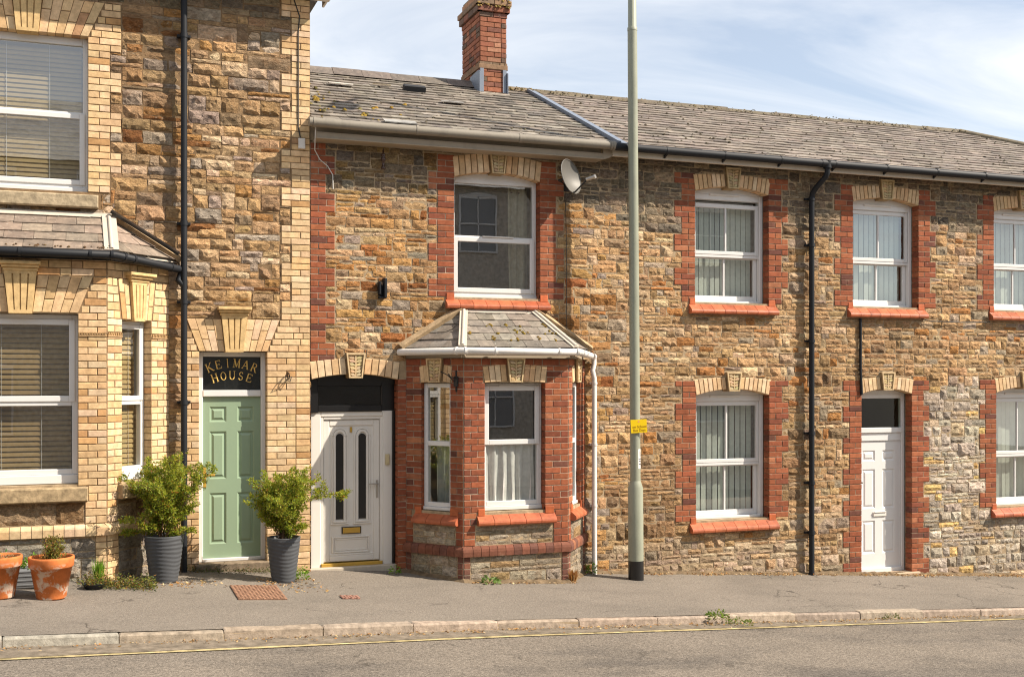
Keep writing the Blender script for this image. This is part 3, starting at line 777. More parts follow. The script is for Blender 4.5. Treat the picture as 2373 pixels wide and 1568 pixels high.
def moss_clump(mb, P, nrm, r, col):
    vs = []; n = 6; nrm = Vector(nrm).normalized(); a = nrm.orthogonal().normalized(); b = nrm.cross(a)
    for k in range(n):
        t = 2*math.pi*k/n; rr = r*rng.uniform(.7, 1.25); vs.append(Vector(P)+a*math.cos(t)*rr+b*math.sin(t)*rr)
    for k in range(n):
        t = 2*math.pi*k/n+.3; rr = r*rng.uniform(.4, .75); vs.append(Vector(P)+a*math.cos(t)*rr+b*math.sin(t)*rr+nrm*r*rng.uniform(.35, .6))
    vs.append(Vector(P)+nrm*r*.7)
    fs = [(k, (k+1) % n, n+(k+1) % n, n+k) for k in range(n)]+[(n+k, n+(k+1) % n, 2*n) for k in range(n)]
    mb.add(vs, fs, col, True)
def gutter(parent, path, r, mat, br=None, brmat=None, name='gutter'):
    m = MB(); tube(m, path, r, 12); o = obj(name, m, mat, parent)
    return o

# ------------------------------------------------------------------ ground, road, kerb
def sheet(name, mat, xs, yfun, zfun, parent=None, kind='structure'):
    """grid sheet; yfun(x) -> list of y across"""
    mb = MB(); cols = [[Vector((x, y, zfun(x, y))) for y in yfun(x)] for x in xs]; m = len(cols[0])
    vs = [p for c in cols for p in c]
    mb.add(vs, [(i*m+j, (i+1)*m+j, (i+1)*m+j+1, i*m+j+1)[::-1] for i in range(len(xs)-1) for j in range(m-1)])
    return obj(name, mb, mat, parent, loc=(0, 0, 0), kind=kind)
XS = [-40+k for k in range(112)]
gm = MB(); gm.add([(-260, -260, -.0645*-260-1.2), (260, -260, -.0645*260-1.2), (260, 260, -.0645*260-1.2), (-260, 260, .0645*260-1.2)], [(0, 1, 2, 3)])
obj('ground', gm, mortar_mat('bare_earth', (.16, .12, .08)), None, loc=(0, 0, -1.2), kind='structure')
KW, KH = .13, .082
def loff(x): return .31-.014*x+.0016*min(0, x)**2
def kz(x): return gz(x, kerb_y(x))
pavement = sheet('pavement', PAVE, XS, lambda x: [kerb_y(x)+KW*.5]+[kerb_y(x)+KW*.5+(.9-kerb_y(x))*t/8 for t in range(1, 9)], lambda x, y: gz(x, y)+.006*noise.noise(Vector((x*.9, y*1.3, 0))))
def road_z(x, y):
    d = kerb_y(x)-y; return kz(x)-KH-.004 + .025*min(1, max(0, d)/2.0)
road = sheet('road', ROAD, XS, lambda x: [kerb_y(x)+.06-6.9*t/12 for t in range(13)], road_z)
gut = sheet('gutter_strip', mortar_mat('road_edge_grit', (.225, .188, .145), .5), XS, lambda x: [kerb_y(x)-.005, kerb_y(x)-.12, kerb_y(x)-loff(x)+.03], lambda x, y: road_z(x, y)+.004)
yl = sheet('yellow_line', YELLOW, [-40+.5*k for k in range(224)], lambda x: [kerb_y(x)-loff(x)+.006*math.sin(x*3), kerb_y(x)-loff(x)-.062+.006*math.sin(x*2.3+1)], lambda x, y: road_z(x, y)+.008)
far = sheet('far_pavement', PAVE, XS, lambda x: [kerb_y(x)-6.8, -15.6], lambda x, y: road_z(x, kerb_y(x)-6.8)+.10)
kerb = link('kerb', None, Vector((0, kerb_y(0), kz(0)-KH)), None); kerb['kind'] = 'structure'; kerb.empty_display_size = .2
x = -12.2; k = 0
kang = math.atan(.0576)
KF = Face((0, 0, 0), (1, .0576, 0))
joints = []
while x < 16:
    L = .93+rng.uniform(-.03, .03)
    if -3.6 < x < -3.2 and k > 8: L = .16
    joints.append((x, x+L)); x += L; k += 1
for (a, b) in joints:
    mb = MB(); n = 3; left = b < -4.0
    col = jit((.31, .28, .24) if left else (.345, .28, .22), .12, .04)
    dz = rng.uniform(-.006, .006); dy = rng.uniform(-.006, .006)
    prof = [(-KW, 0), (-.012, 0), (0, -.016), (.008, -KH-.05)]   # (towards the road, height)
    vs = []
    for (X, s) in ((a+.004, -1), (a+.02, 0), ((a+b)/2, 0), (b-.02, 0), (b-.004, 1)):
        for (d, h) in prof:
            vs.append((X+d*.0576, kerb_y(X)-d+dy+rng.uniform(-.002, .002), kz(X)+h+dz-(.006 if s else 0)*(h > -.05)+rng.uniform(-.002, .002)))
    fs = [(i*4+j, i*4+j+1, (i+1)*4+j+1, (i+1)*4+j) for i in range(4) for j in range(3)]+[(0, 1, 2, 3), (19, 18, 17, 16)]
    mb.add(vs, fs, col)
    if b > -8.2 and a < 9: obj('kerb_stone', mb, KERBM, kerb)
    else:
        if 'KREST' not in globals(): KREST = MB()
        KREST.join(mb)
obj('kerb_run', KREST, KERBM, kerb, kind='stuff')
kb_ = MB()
for i in range(len(XS)-1):
    a, b = XS[i], XS[i+1]
    kb_.add([(a, kerb_y(a)+.004, kz(a)-.03), (b, kerb_y(b)+.004, kz(b)-.03), (b, kerb_y(b)+.004, kz(b)-.3), (a, kerb_y(a)+.004, kz(a)-.3)], [(0, 1, 2, 3)])
obj('kerb_bed', kb_, MORT_STONE, kerb)

# ------------------------------------------------------------------ the three houses
HA = thing('terraced_house', (-5.1, 0, gz(-5.1, 0)), 'tall terraced house of buff brick and big tan stones with green front door', 'house', 'terraced houses')
HB = thing('terraced_house', (-.6, 0, gz(-.6, 0)), 'middle terraced house with red brick bay window and worn white arched-pane door', 'house', 'terraced houses')
HC = thing('terraced_house', (6, 0, gz(6, 0)), 'right-hand long stone house with white sash windows and black gutter', 'house', 'terraced houses')
EAVE_B, EAVE_C = 5.36, 5.52
SPLIT = 1.41
AW = .015
FA = Face((0, -AW, 0), (1, 0, 0))

# openings: (u0, u1, v0, v_spring, rise)
B_UP = (-.779, .384, 3.52, 5.03, .085); B_DOOR = (-2.573, -1.504, .10, 2.485, .065)
C_UP = [(2.656, 3.822, 3.535, 5.05, .085), (5.238, 6.398, 3.535, 5.04, .085), (7.809, 8.97, 3.535, 5.03, .085)]
C_LOW = [(2.672, 3.831, .555, 2.265, .085), (7.856, 9.02, .547, 2.28, .085)]
C_DOOR = (5.387, 6.278, -.42, 2.27, .075)
BAYB = dict(c=-.192, half=.68, wall=1.203, w=.68)
BAYA = dict(c=-5.752, half=.852, wall=1.536, w=.68)
A_UP = (-6.345, -5.086, 4.587, 6.33); A_DOOR = (-3.880, -3.100, .26, 2.812)

occ_rects = []; occ_fn = []
mB, mC, mA = MB(), MB(), MB()
def hole(o): return (o[0]-.014, o[1]+.014, o[2], o[3]+(o[4] if len(o) > 4 else 0)+.002)

# core walls
cB = MB(); core(cB, FRONT, -2.60, SPLIT, -.9, 5.6, [hole(B_UP), hole(B_DOOR), (BAYB['c']-1.1, BAYB['c']+1.1, .5, 2.6)]); wallB = obj('wall', cB, MORT_STONE, HB)
cC = MB(); core(cC, FRONT, SPLIT, 13.4, -1.6, 5.6, [hole(o) for o in C_UP+C_LOW]+[hole(C_DOOR)])
cC.add([(13.4, 0, -1.6), (13.4, 6, -1.6), (13.4, 6, 5.6), (13.4, 0, 5.6)], [(0, 1, 2, 3)]); wallC = obj('wall', cC, MORT_STONE, HC)
cA = MB(); core(cA, FA, -8.2, -2.592, -.5, 7.2, [hole(A_UP), hole(A_DOOR), (BAYA['c']-1.4, BAYA['c']+1.4, .9, 3.4)])
cA.add([(-2.592, -AW, -.5), (-2.592, 6.5, -.5), (-2.592, 6.5, 7.2), (-2.592, -AW, 7.2), (-8.2, -AW, -.5), (-8.2, 6.5, -.5), (-8.2, 6.5, 7.2), (-8.2, -AW, 7.2)], [(0, 1, 2, 3), (5, 4, 7, 6)]); wallA = obj('wall', cA, MORT_DARK, HA)

# --- house B: brick dressings of the plain wall
quoin(HB, wallB, FRONT, -2.588, 1, 2.70, 5.33, .19, .30, PAL_RED, jamb=.02, start=0, mort=mB, rects=occ_rects)
quoin(HB, wallB, FRONT, B_UP[0], -1, 3.52, 5.30, .218, .338, PAL_RED, start=0, mort=mB, rects=occ_rects)
quoin(HB, wallB, FRONT, B_UP[1], 1, 3.52, 5.30, .225, .336, PAL_RED, start=0, mort=mB, rects=occ_rects)
brick_panel(HB, wallB, FRONT, -1.504, -1.396, .0, 2.49, PAL_RED, dl=.2, mort=mB); occ_rects.append((-1.51, -1.39, -1, 2.7))
for o, pal, H_, W_, mm in ((B_UP, 0, HB, wallB, mB), (B_DOOR, 0, HB, wallB, mB)):
    dep = .2 if o is B_DOOR else .14
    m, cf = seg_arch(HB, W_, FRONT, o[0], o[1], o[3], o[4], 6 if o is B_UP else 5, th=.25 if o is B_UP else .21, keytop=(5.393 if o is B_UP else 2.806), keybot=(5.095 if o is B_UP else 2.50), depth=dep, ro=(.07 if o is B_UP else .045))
    obj('arch_bed', m, MORT_DARK, W_); occ_fn.append((o, cf)); occ_rects.append((o[0], o[1], o[2]-.02, o[3]+o[4]))
    uc = (o[0]+o[1])/2; occ_rects.append((uc-.12, uc+.12, o[3], 5.40 if o is B_UP else 2.81))
sill_tiles(HB, wallB, FRONT, -.895, .504, 3.372, 3.505, .10, 8, open_=(-.779, .384)); occ_rects.append((-.90, .51, 3.36, 3.52))
# --- house C
for i, o in enumerate(C_UP+C_LOW+[C_DOOR]):
    low = i >= 3; door = o is C_DOOR
    v0 = gz(o[0], 0)-.05 if door else o[2]; v1 = o[3]+(.24 if not low else .20)
    quoin(HC, wallC, FRONT, o[0], -1, v0, v1, .21, .32, PAL_RED, start=(1 if i == 0 else 0), mort=mC, rects=occ_rects)
    quoin(HC, wallC, FRONT, o[1], 1, v0, v1, .215, .32, PAL_RED, start=(0 if i else 1), mort=mC, rects=occ_rects)
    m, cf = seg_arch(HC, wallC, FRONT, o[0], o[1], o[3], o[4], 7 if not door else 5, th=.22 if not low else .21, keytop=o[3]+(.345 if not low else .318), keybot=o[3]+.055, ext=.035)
    obj('arch_bed', m, MORT_DARK, wallC); occ_fn.append((o, cf)); occ_rects.append((o[0], o[1], o[2]-.02, o[3]+o[4]))
    uc = (o[0]+o[1])/2; occ_rects.append((uc-.12, uc+.12, o[3], o[3]+.34))
    if not door:
        sv = o[2]-.012; sill_tiles(HC, wallC, FRONT, o[0]-.10, o[1]+.12, sv-.145, sv, .10, 8, open_=(o[0], o[1])); occ_rects.append((o[0]-.10, o[1]+.12, sv-.16, o[2]))

def roof_cut(u, v):      # bay roof against the wall
    c = BAYB['c']
    if v < 2.80: return abs(u-c) < BAYB['wall']
    if v < 3.36: return abs(u-c) < 1.28+(.50-1.28)*(v-2.86)/.5
    return False
def blockedBC(u, v):
    for a in occ_rects:
        if a[0]-.008 < u < a[1]+.008 and a[2] < v < a[3]: return True
    for o, (uc, vc, Rr, th) in occ_fn:
        if o[0]-.02 < u < o[1]+.02 and v > o[3]-.03 and math.hypot(u-uc, v-vc) < Rr+th+.012: return True
    if roof_cut(u, v): return True
    if u < SPLIT and v > 5.35: return True
    return v < gz(u, 0)-.12
def placeBC(a, b, c, d):
    um, vm = (a+b)/2, (c+d)/2; isB = um < SPLIT
    if um > 6.28 and vm < 2.46: pal = PAL_GREY
    elif vm > 4.62+.12*math.sin(um*2.1) and um > .75: pal = PAL_SOOT_SHADE
    elif vm > 5.0 and not isB: pal = PAL_SOOT_SHADE
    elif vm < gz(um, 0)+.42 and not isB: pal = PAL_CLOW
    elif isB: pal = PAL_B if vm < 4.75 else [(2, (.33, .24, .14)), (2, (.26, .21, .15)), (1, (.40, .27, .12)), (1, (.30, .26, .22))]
    else: pal = PAL_C
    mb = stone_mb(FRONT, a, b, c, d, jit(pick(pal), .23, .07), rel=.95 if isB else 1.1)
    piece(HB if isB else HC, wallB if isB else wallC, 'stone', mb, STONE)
fill_stones(FRONT, -2.6, 10.6, -.84, 5.49, blockedBC, placeBC)

# --- bay builder
def bay(house, P, name, top, side_win, front_win):
    c, h, wl_, w = P['c'], P['half'], P['wall'], P['w']; r = wl_-h; L = math.hypot(r, w)
    FF = Face((c-h, -w, 0), (1, 0, 0)); FR = Face((c+h, -w, 0), (r, w, 0)); FL = Face((c-wl_, 0, 0), (r, -w, 0))
    mb = MB()
    wide = lambda q: (q[0]-.014, q[1]+.014, q[2], q[3])
    core(mb, FF, 0, 2*h, -.9, top, [wide(front_win)]); core(mb, FR, 0, L, -.9, top, [wide(side_win)]); core(mb, FL, 0, L, -.9, top, [wide((L-side_win[1], L-side_win[0], side_win[2], side_win[3]))])
    b = obj(name, mb, MORT_STONE, house)
    rm = MB(); x0, x1 = c-wl_+.05, c+wl_-.05; a, d = front_win[2]-.4, top-.02
    P_ = [Vector((x0, .14, a)), Vector((x1, .14, a)), Vector((x1, .14, d)), Vector((x0, .14, d)), Vector((x0, 1.6, a)), Vector((x1, 1.6, a)), Vector((x1, 1.6, d)), Vector((x0, 1.6, d))]
    rm.add(P_, [(4, 5, 6, 7), (0, 4, 5, 1), (3, 7, 6, 2), (0, 4, 7, 3), (1, 5, 6, 2)])
    rm.add([(c-wl_, .02, d), (c-h+.05, -w+.05, d), (c+h-.05, -w+.05, d), (c+wl_, .02, d), (c-wl_, .02, a), (c-h+.05, -w+.05, a), (c+h-.05, -w+.05, a), (c+wl_, .02, a)], [(0, 1, 2, 3), (4, 5, 6, 7)])
    obj('interior', rm, INTER, house)
    return b, FF, FR, FL, L
# ---- bay of house B
cB_, hB = BAYB['c'], BAYB['half']; o_ = -cB_+hB   # shift from wall u to front-face u
fw = (-.608+o_, .178+o_, .885, 2.445)
bayB, FFb, FRb, FLb, LB = bay(HB, BAYB, 'bay_window', 2.79, (.19, .625, .885, 2.445), fw)
def bay_red(F, L, wa, wb, front):
    m = MB()
    def bp(*a, **k): brick_panel(HB, bayB, F, *a, PAL_RED, mort=m, **k)
    dark = [(3, (.17, .075, .055)), (2, (.22, .09, .06)), (1, (.13, .07, .055))]
    pl, pr = (.145, L-.20) if front else (.11, L-.11)
    lo = (.085, L-.085)
    brick_panel(HB, bayB, F, 0, lo[0], -.15, .36, dark, mort=m); brick_panel(HB, bayB, F, lo[1], L, -.15, .36, dark, mort=m)
    bp(0, pl, .485, .735); bp(pr, L, .485, .735)
    if front: bp(0, wa-.10, .735, .885); bp(wb+.13, L, .735, .885)
    else: bp(0, .09, .735, .885); bp(L-.09, L, .735, .885)
    bp(0, wa, .885, 2.445, dr=.13); bp(wb, L, .885, 2.445, dl=.13, ph=1)
    bp(0, wa-.02, 2.445, 2.655); bp(wb+.02, L, 2.445, 2.655); bp(0, L, 2.655, 2.74, vcourse=.085)
    # string course of bullnosed headers
    n = max(1, int(round(L/.104)))
    for k in range(n):
        a, b = L*k/n+.003, L*(k+1)/n-.003
        if k == 0: a = -.02
        if k == n-1: b = L+.02
        q = MB(); c = jit(pick([(3, (.21, .085, .055)), (2, (.165, .075, .055)), (1, (.27, .115, .065))]), .1, .04)
        prof = [(.362, .0), (.362, .045), (.42, .05), (.45, .044), (.474, .026), (.488, -.01)]; mm = len(prof)
        q.add([F(a, p[0], p[1]) for p in prof]+[F(b, p[0], p[1]) for p in prof], [(i, i+1, mm+i+1, mm+i)[::-1] for i in range(mm-1)]+[tuple(range(mm)), tuple(reversed(range(mm, 2*mm)))], c)
        piece(HB, bayB, 'brick', q, BRICK, 1.2)
    def blk(rs): return lambda u, v: not any(r_[0] < u < r_[1] and r_[2] < v < r_[3] for r_ in rs)
    zs = [(lo[0]+.004, lo[1]-.004, -.14, .355), (pl+.004, pr-.004, .49, .725)]
    if not front: zs.append((.11, .2, .74, .88))
    for z in zs[:2]:
        fill_stones(F, z[0], z[1], z[2], z[3], lambda u, v: False, lambda a, b, c, d: piece(HB, bayB, 'stone', stone_mb(F, a, b, c, d, jit(pick(PAL_BPL), .13, .05), .75), STONE, 1.2), cell=.025, cw=(.16, .42), ch=(5, 6, 7), split=.5, jump=.05)
    sill_tiles(HB, bayB, F, wa-.10, wb+.13, .73, .865, .085, 5 if front else 3, back=-.13, open_=(wa, wb), pri=1.3)
    obj_split('mortar', m, MORT_PALE, bayB)
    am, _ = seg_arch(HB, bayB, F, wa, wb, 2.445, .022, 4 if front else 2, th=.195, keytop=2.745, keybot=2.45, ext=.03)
    obj('arch_bed', am, MORT_DARK, bayB)
bay_red(FFb, 2*hB, fw[0], fw[1], True); bay_red(FRb, LB, .19, .625, False); bay_red(FLb, LB, LB-.625, LB-.19, False)
bw = plain_window(HB, FFb, fw[0], fw[1], .892, 2.44, 0, 1.715, w=-.115, t=.06, inset_low=False, sub=.05, roomy=False, tiltvent=True)
ts = MB(); ring(ts, FFb, fw[0]+.03, fw[1]-.03, 1.69, 2.41, .062, -.13, -.098, .006); obj('casement', ts, UPVC, bw)
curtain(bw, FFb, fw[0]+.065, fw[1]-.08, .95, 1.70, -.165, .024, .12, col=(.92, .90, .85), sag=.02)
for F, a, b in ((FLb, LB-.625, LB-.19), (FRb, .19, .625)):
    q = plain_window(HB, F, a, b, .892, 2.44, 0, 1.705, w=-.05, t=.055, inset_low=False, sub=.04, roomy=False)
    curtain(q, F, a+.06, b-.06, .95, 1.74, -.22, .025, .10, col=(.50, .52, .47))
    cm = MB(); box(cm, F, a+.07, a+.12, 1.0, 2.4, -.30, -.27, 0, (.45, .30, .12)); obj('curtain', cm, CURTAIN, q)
# bay roof, house B
def bay_roof(house, name, c, halftop, halfeave, wallhalf, weave, wtop, zt, ze, ex, wid, pal, hipmat, hw, flash, skipmat=None, lift=.016):
    TLp, TRp = Vector((c-halftop, -wtop, zt)), Vector((c+halftop, -wtop, zt)); EL, ER = Vector((c-halfeave, -weave, ze)), Vector((c+halfeave, -weave, ze))
    WLp, WR = Vector((c-wallhalf, 0, ze)), Vector((c+wallhalf, 0, ze))
    base = MB(); off = Vector((0, 0, -.02))
    pts = [TLp, TRp, EL, ER, WLp, WR, Vector((c-halftop, 0, zt)), Vector((c+halftop, 0, zt))]
    base.add([p+off for p in pts], [(0, 2, 3, 1), (0, 6, 4, 2), (1, 3, 5, 7), (6, 0, 1, 7), (2, 4, 5, 3)])
    rf = obj(name, base, hipmat, house)
    def plane(p, q, inner):
        e = (q-p).normalized(); nn = e.cross(inner-p).normalized()
        f = nn.cross(e).normalized(); return Face(p, e, f, nn)
    for (p, q, t0, t1) in ((EL, ER, TLp, TRp), (WLp, EL, Vector((c-halftop, 0, zt)), TLp), (ER, WR, TRp, Vector((c+halftop, 0, zt)))):
        F = plane(p, q, (t0+t1)/2)
        Lq = (q-p).length; a0 = (t0-p).dot(F.e); a1 = (t1-p).dot(F.e); V = (t0-p).dot(F.f)
        slates(house, rf, F, lambda v: (a0*v/V, Lq+(a1-Lq)*v/V), V, ex, wid, pal, pri=2.0, lift=lift, brk=.06)
    hp = MB()
    for p, q in ((EL, TLp), (ER, TRp)):
        up = Vector((0, -.4, 1)); beam(hp, p+Vector((0, 0, .012)), q+Vector((0, 0, .012)), hw, .016, up)
    obj_split('hip_flashing', hp, hipmat, rf)
    hr = MB()
    for p, q in ((EL, TLp), (ER, TRp)): tube(hr, [p+Vector((0, 0, .03)), q+Vector((0, 0, .03))], .022, 8)
    obj_split('hip_roll', hr, hipmat, rf)
    fl = MB(); beam(fl, TLp+Vector((0, .0, .0)), TRp+Vector((0, .0, .0)), flash*1.6, .016, (0, -1, .9)); box(fl, Face((0, 0, 0), (1, 0, 0)), c-halftop-.03, c+halftop+.03, zt-.02, zt+.06, -.02, .035, .005); obj('top_flashing', fl, hipmat, rf)
    fi = MB()
    for p, q in ((WLp, Vector((c-halftop-.02, 0, zt+.02))), (WR, Vector((c+halftop+.02, 0, zt+.02)))):
        beam(fi, p+Vector((0, -.03, .0)), q+Vector((0, -.03, .0)), .09, .055, (0, -.5, 1))
    obj_split('cement_fillet', fi, RENDER_, rf)
    return rf, EL, ER, WLp, WR, TLp, TRp
roofB1, EL, ER, WL_, WR_, TL_, TR_ = bay_roof(HB, 'bay_roof', cB_, .475, .735, 1.275, .80, .06, 3.335, 2.865, .165, .205, PAL_SLATE, FELT, .10, .055)
ms = MB()
Ff = Face(EL, ER-EL, (Vector((cB_, -.06, 3.335))-Vector((cB_, -.80, 2.865))))
for k in range(20):
    u, v = rng.uniform(.15, 1.35), rng.choice([.165, .33, .495])+rng.uniform(-.01, .02)
    for q in range(rng.choice([1, 1, 2, 3])): moss_clump(ms, Ff(u+rng.uniform(-.02, .02), v+q*.03, .014), Ff.n, rng.uniform(.012, .026), jit((.16, .105, .02), .3, .1))
obj('moss', ms, MOSS, roofB1, kind='stuff')
fb = MB()
FFo = [(WL_+Vector((.02, 0, 0)), EL), (EL, ER), (ER, WR_-Vector((.02, 0, 0)))]
for p, q in FFo: 
    d = (q-p).normalized(); nn = d.cross(Vector((0, 0, 1))); pp, qq = p-nn*.05, q-nn*.05
    beam(fb, Vector((pp.x, pp.y, 2.745)), Vector((qq.x, qq.y, 2.745)), .02, .07, (0, 0, 1))
so = MB(); so.add([(WL_.x+.02, .0, 2.742), (EL.x, EL.y+.05, 2.742), (ER.x, ER.y+.05, 2.742), (WR_.x-.02, .0, 2.742)], [(0, 1, 2, 3)]); fb.join(so)
obj('fascia', fb, BEIGE, roofB1)
gl = [WL_+Vector((-.03, -.03, -.045)), EL+Vector((-.03, -.05, -.04)), ER+Vector((.03, -.05, -.045)), WR_+Vector((.04, -.06, -.085))]
gutter(roofB1, gl, .042, WHITEPVC)
cl = MB()
for t in (.28, .82):
    p = gl[1].lerp(gl[2], t); tube(cl, [p-Vector((.012, 0, 0)), p+Vector((.012, 0, 0))], .048, 12)
for a, b, t in ((gl[0], gl[1], .93), (gl[1], gl[2], .03), (gl[1], gl[2], .98), (gl[2], gl[3], .12), (gl[2], gl[3], .35)):
    p = a.lerp(b, t); d = (b-a).normalized(); tube(cl, [p-d*.012, p+d*.012], .048, 12)
obj_split('gutter_clip', cl, WHITEPVC, roofB1)
dp = MB(); g3 = gl[3]
tube(dp, [g3+Vector((0, 0, -.02)), g3+Vector((.0, .0, -.10)), Vector((1.09, -.085, 2.60)), Vector((1.115, -.085, 2.50)), Vector((1.118, -.085, .05)), Vector((1.118, -.09, gz(1.118, 0)-.02))], .034, 12); dpo = obj('downpipe', dp, WHITEPVC, HB)
pc = MB()
for z in (2.42, 1.62, .82): tube(pc, [(1.118, -.085, z), (1.118, -.085, z+.03)], .039, 12); box(pc, FRONT, 1.07, 1.165, z, z+.03, 0, .06)
obj('pipe_clip', pc, WHITEPVC, dpo)

# B upper window
bu = plain_window(HB, FRONT, B_UP[0], B_UP[1], B_UP[2], B_UP[3], B_UP[4], 4.285, w=-.13, t=.05, inset_low=True, sub=.045, tt=.05)
hd = MB(); box(hd, FRONT, -.36, .06, 4.30, 4.318, -.13, -.105, .004); obj('window_handle', hd, UPVC_OLD, bu)
curtain(bu, FRONT, .06, .33, 3.5, 5.0, -.32, .03, .10, col=(.42, .39, .29))
pl_ = MB(); tube(pl_, [FRONT(-.7, 4.93, -.34), FRONT(.3, 4.93, -.34)], .012, 8); obj('curtain_pole', pl_, IRON, bu)

# B door
def door_group(house, F, u0, v0, label=None):
    o = link('door', None, F(u0, v0, -.15), house); o.empty_display_size = .1
    if label: o['label'] = label
    return o
DB = door_group(HB, FRONT, -2.04, .17)
room(DB, FRONT, B_DOOR[0]+.02, B_DOOR[1]-.02, .0, 2.55, .26)
fr = MB(); F = FRONT
g0 = gz(-2.04, 0)
box(fr, F, -2.565, -2.47, 2.08, 2.49, -.22, -.12, .006); box(fr, F, -1.67, -1.505, 2.08, 2.49, -.22, -.17, .006)
head_plate(fr, F, -2.57, -1.506, 2.43, 2.487, .063, -.2, -.145)
box(fr, F, -2.47, -1.67, 2.40, 2.47, -.22, -.16, .006); box(fr, F, -2.47, -1.67, 2.09, 2.17, -.22, -.13, .008)
box(fr, F, -1.535, -1.506, g0, 2.1, -.26, -.12, .004); box(fr, F, -2.571, -2.556, g0, 2.1, -.26, -.10, .004)
obj('fanlight_frame', fr, BLACKP, DB)
pane(DB, F, -2.475, -1.665, 2.165, 2.41, -.19, GLASS_DK)
fr2 = MB(); w = -.15
box(fr2, F, -2.555, -2.43, g0-.02, 2.098, w-.07, w, .008); box(fr2, F, -1.655, -1.535, g0-.02, 2.098, w-.07, w, .008); box(fr2, F, -2.43, -1.655, 2.03, 2.0975, w-.07, w-.001, .008)
ring(fr2, F, -2.435, -1.65, .21, 2.035, .04, w-.07, w-.012, .006, tb=.02)
obj('door_frame', fr2, UPVC_OLD, DB)
lf = MB(); wd = w-.03
ring(lf, F, -2.392, -1.692, .25, 1.99, .075, wd-.04, wd, .008, tb=.075); box(lf, F, -2.317, -1.767, .325, 1.915, wd-.05, wd-.014, 0)
box(lf, F, -2.317, -1.767, .325, .35, wd-.03, wd-.002, .006)
leaf = obj('door_leaf', lf, UPVC_OLD, DB)
def arch_mould(mb, F, u0, u1, v0, v1, t, w0, w1):
    ra = (u1-u0)/2; uc = (u0+u1)/2; vt = v1-ra
    box(mb, F, u0, u0+t, v0, vt, w0, w1, .006); box(mb, F, u1-t, u1, v0, vt, w0, w1, .006); box(mb, F, u0-.008, u1+.008, v0-t*.8, v0+.004, w0, w1+.004, .006)
    for k in range(10):
        a0, a1 = math.pi*k/10, math.pi*(k+1)/10
        prism(mb, F, [(uc+math.cos(a0)*(ra-t), vt+math.sin(a0)*(ra-t)), (uc+math.cos(a0)*ra, vt+math.sin(a0)*ra), (uc+math.cos(a1)*ra, vt+math.sin(a1)*ra), (uc+math.cos(a1)*(ra-t), vt+math.sin(a1)*(ra-t))], w0, w1)
mo = MB(); gp = MB()
for uc in (-2.19, -1.908):
    arch_mould(mo, F, uc-.105, uc+.105, .72, 1.90, .022, wd-.02, wd-.002); arch_mould(mo, F, uc-.078, uc+.078, .75, 1.872, .03, wd-.02, wd+.003)
    ra = .046; vt = 1.82-ra; pts = [(uc-ra, .77), (uc+ra, .77)]+[(uc+math.cos(math.pi*k/10)*ra, vt+math.sin(math.pi*k/10)*ra) for k in range(11)]
    prism(gp, F, pts, wd-.02, wd-.006, (.02, .02, .018))
ring(mo, F, -2.283, -1.812, .355, .56, .022, wd-.02, wd+.002, .006); ring(mo, F, -2.255, -1.84, .383, .532, .016, wd-.02, wd-.004, .004)
obj('panel_moulding', mo, UPVC_OLD, leaf); obj_split('glass_panel', gp, DARKPANE, leaf)
lb = MB(); box(lb, F, -2.165, -1.922, .588, .675, wd-.02, wd+.004, .004, back=False); lbo = obj('letter_box_surround', lb, BLACKP, leaf)
lp = MB(); box(lp, F, -2.152, -1.935, .598, .665, wd, wd+.012, .004); obj('letter_box', lp, BRASS, leaf)
br = MB(); box(br, F, -2.425, -1.66, .195, .24, wd-.02, w+.015, .006); obj('threshold_strip', br, BRASS, leaf)
kn = MB(); box(kn, F, -1.735, -1.708, 1.02, 1.24, wd, wd+.012, .004); box(kn, F, -1.835, -1.715, 1.185, 1.203, wd+.035, wd+.05, .004); box(kn, F, -1.73, -1.713, 1.185, 1.203, wd+.01, wd+.05, .002); obj('door_handle', kn, CHROME, leaf)
nb = MB(); box(nb, F, -2.062, -2.035, 1.835, 1.90, wd-.014, wd, .003); obj('door_number', nb, BRASS, leaf)
bl = MB(); box(bl, F, -1.625, -1.575, 1.43, 1.56, w, w+.03, .006); prism(bl, F, [(-1.6+math.cos(t)*.014, 1.465+math.sin(t)*.014) for t in (0, 1.05, 2.1, 3.14, 4.2, 5.25)], w+.03, w+.036); obj('bell_push', bl, paint('yellowed_plastic', (.55, .46, .27), .5), DB)
stp = MB(); box(stp, F, -2.58, -1.50, g0-.2, .20, -.3, -.06, .01); obj('door_step', stp, paint('painted_step', (.5, .44, .36), .7, .2, .6, 8), DB)

# C windows and door
for i, o in enumerate(C_UP): sash_window(HC, FRONT, o[0], o[1], o[2], o[3], o[4], 4.23, gap=.045 if i == 0 else 0)
for i, o in enumerate(C_LOW): sash_window(HC, FRONT, o[0], o[1], o[2], o[3], o[4], 1.345)
DC = door_group(HC, FRONT, 5.83, -.3); u0, u1 = C_DOOR[0], C_DOOR[1]; w = -.15
room(DC, FRONT, u0+.02, u1-.02, -.4, 2.33, .24)
fr = MB(); box(fr, F, u0, u0+.055, -.36, 2.27, w-.07, w, .006); box(fr, F, u1-.055, u1, -.36, 2.27, w-.07, w, .006); box(fr, F, u0+.055, u1-.055, 2.205, 2.27, w-.07, w-.001, .006); head_plate(fr, F, u0, u1, 2.262, 2.27, .074, w-.03, w-.004)
box(fr, F, u0+.055, u1-.055, -.37, -.285, w-.08, w+.012, .006); box(fr, F, u0+.055, u1-.055, 1.70, 1.775, w-.07, w+.012, .006); box(fr, F, u0+.055, u1-.055, 1.58, 1.70, w-.07, w-.012, .006); obj('door_frame', fr, UPVC, DC)
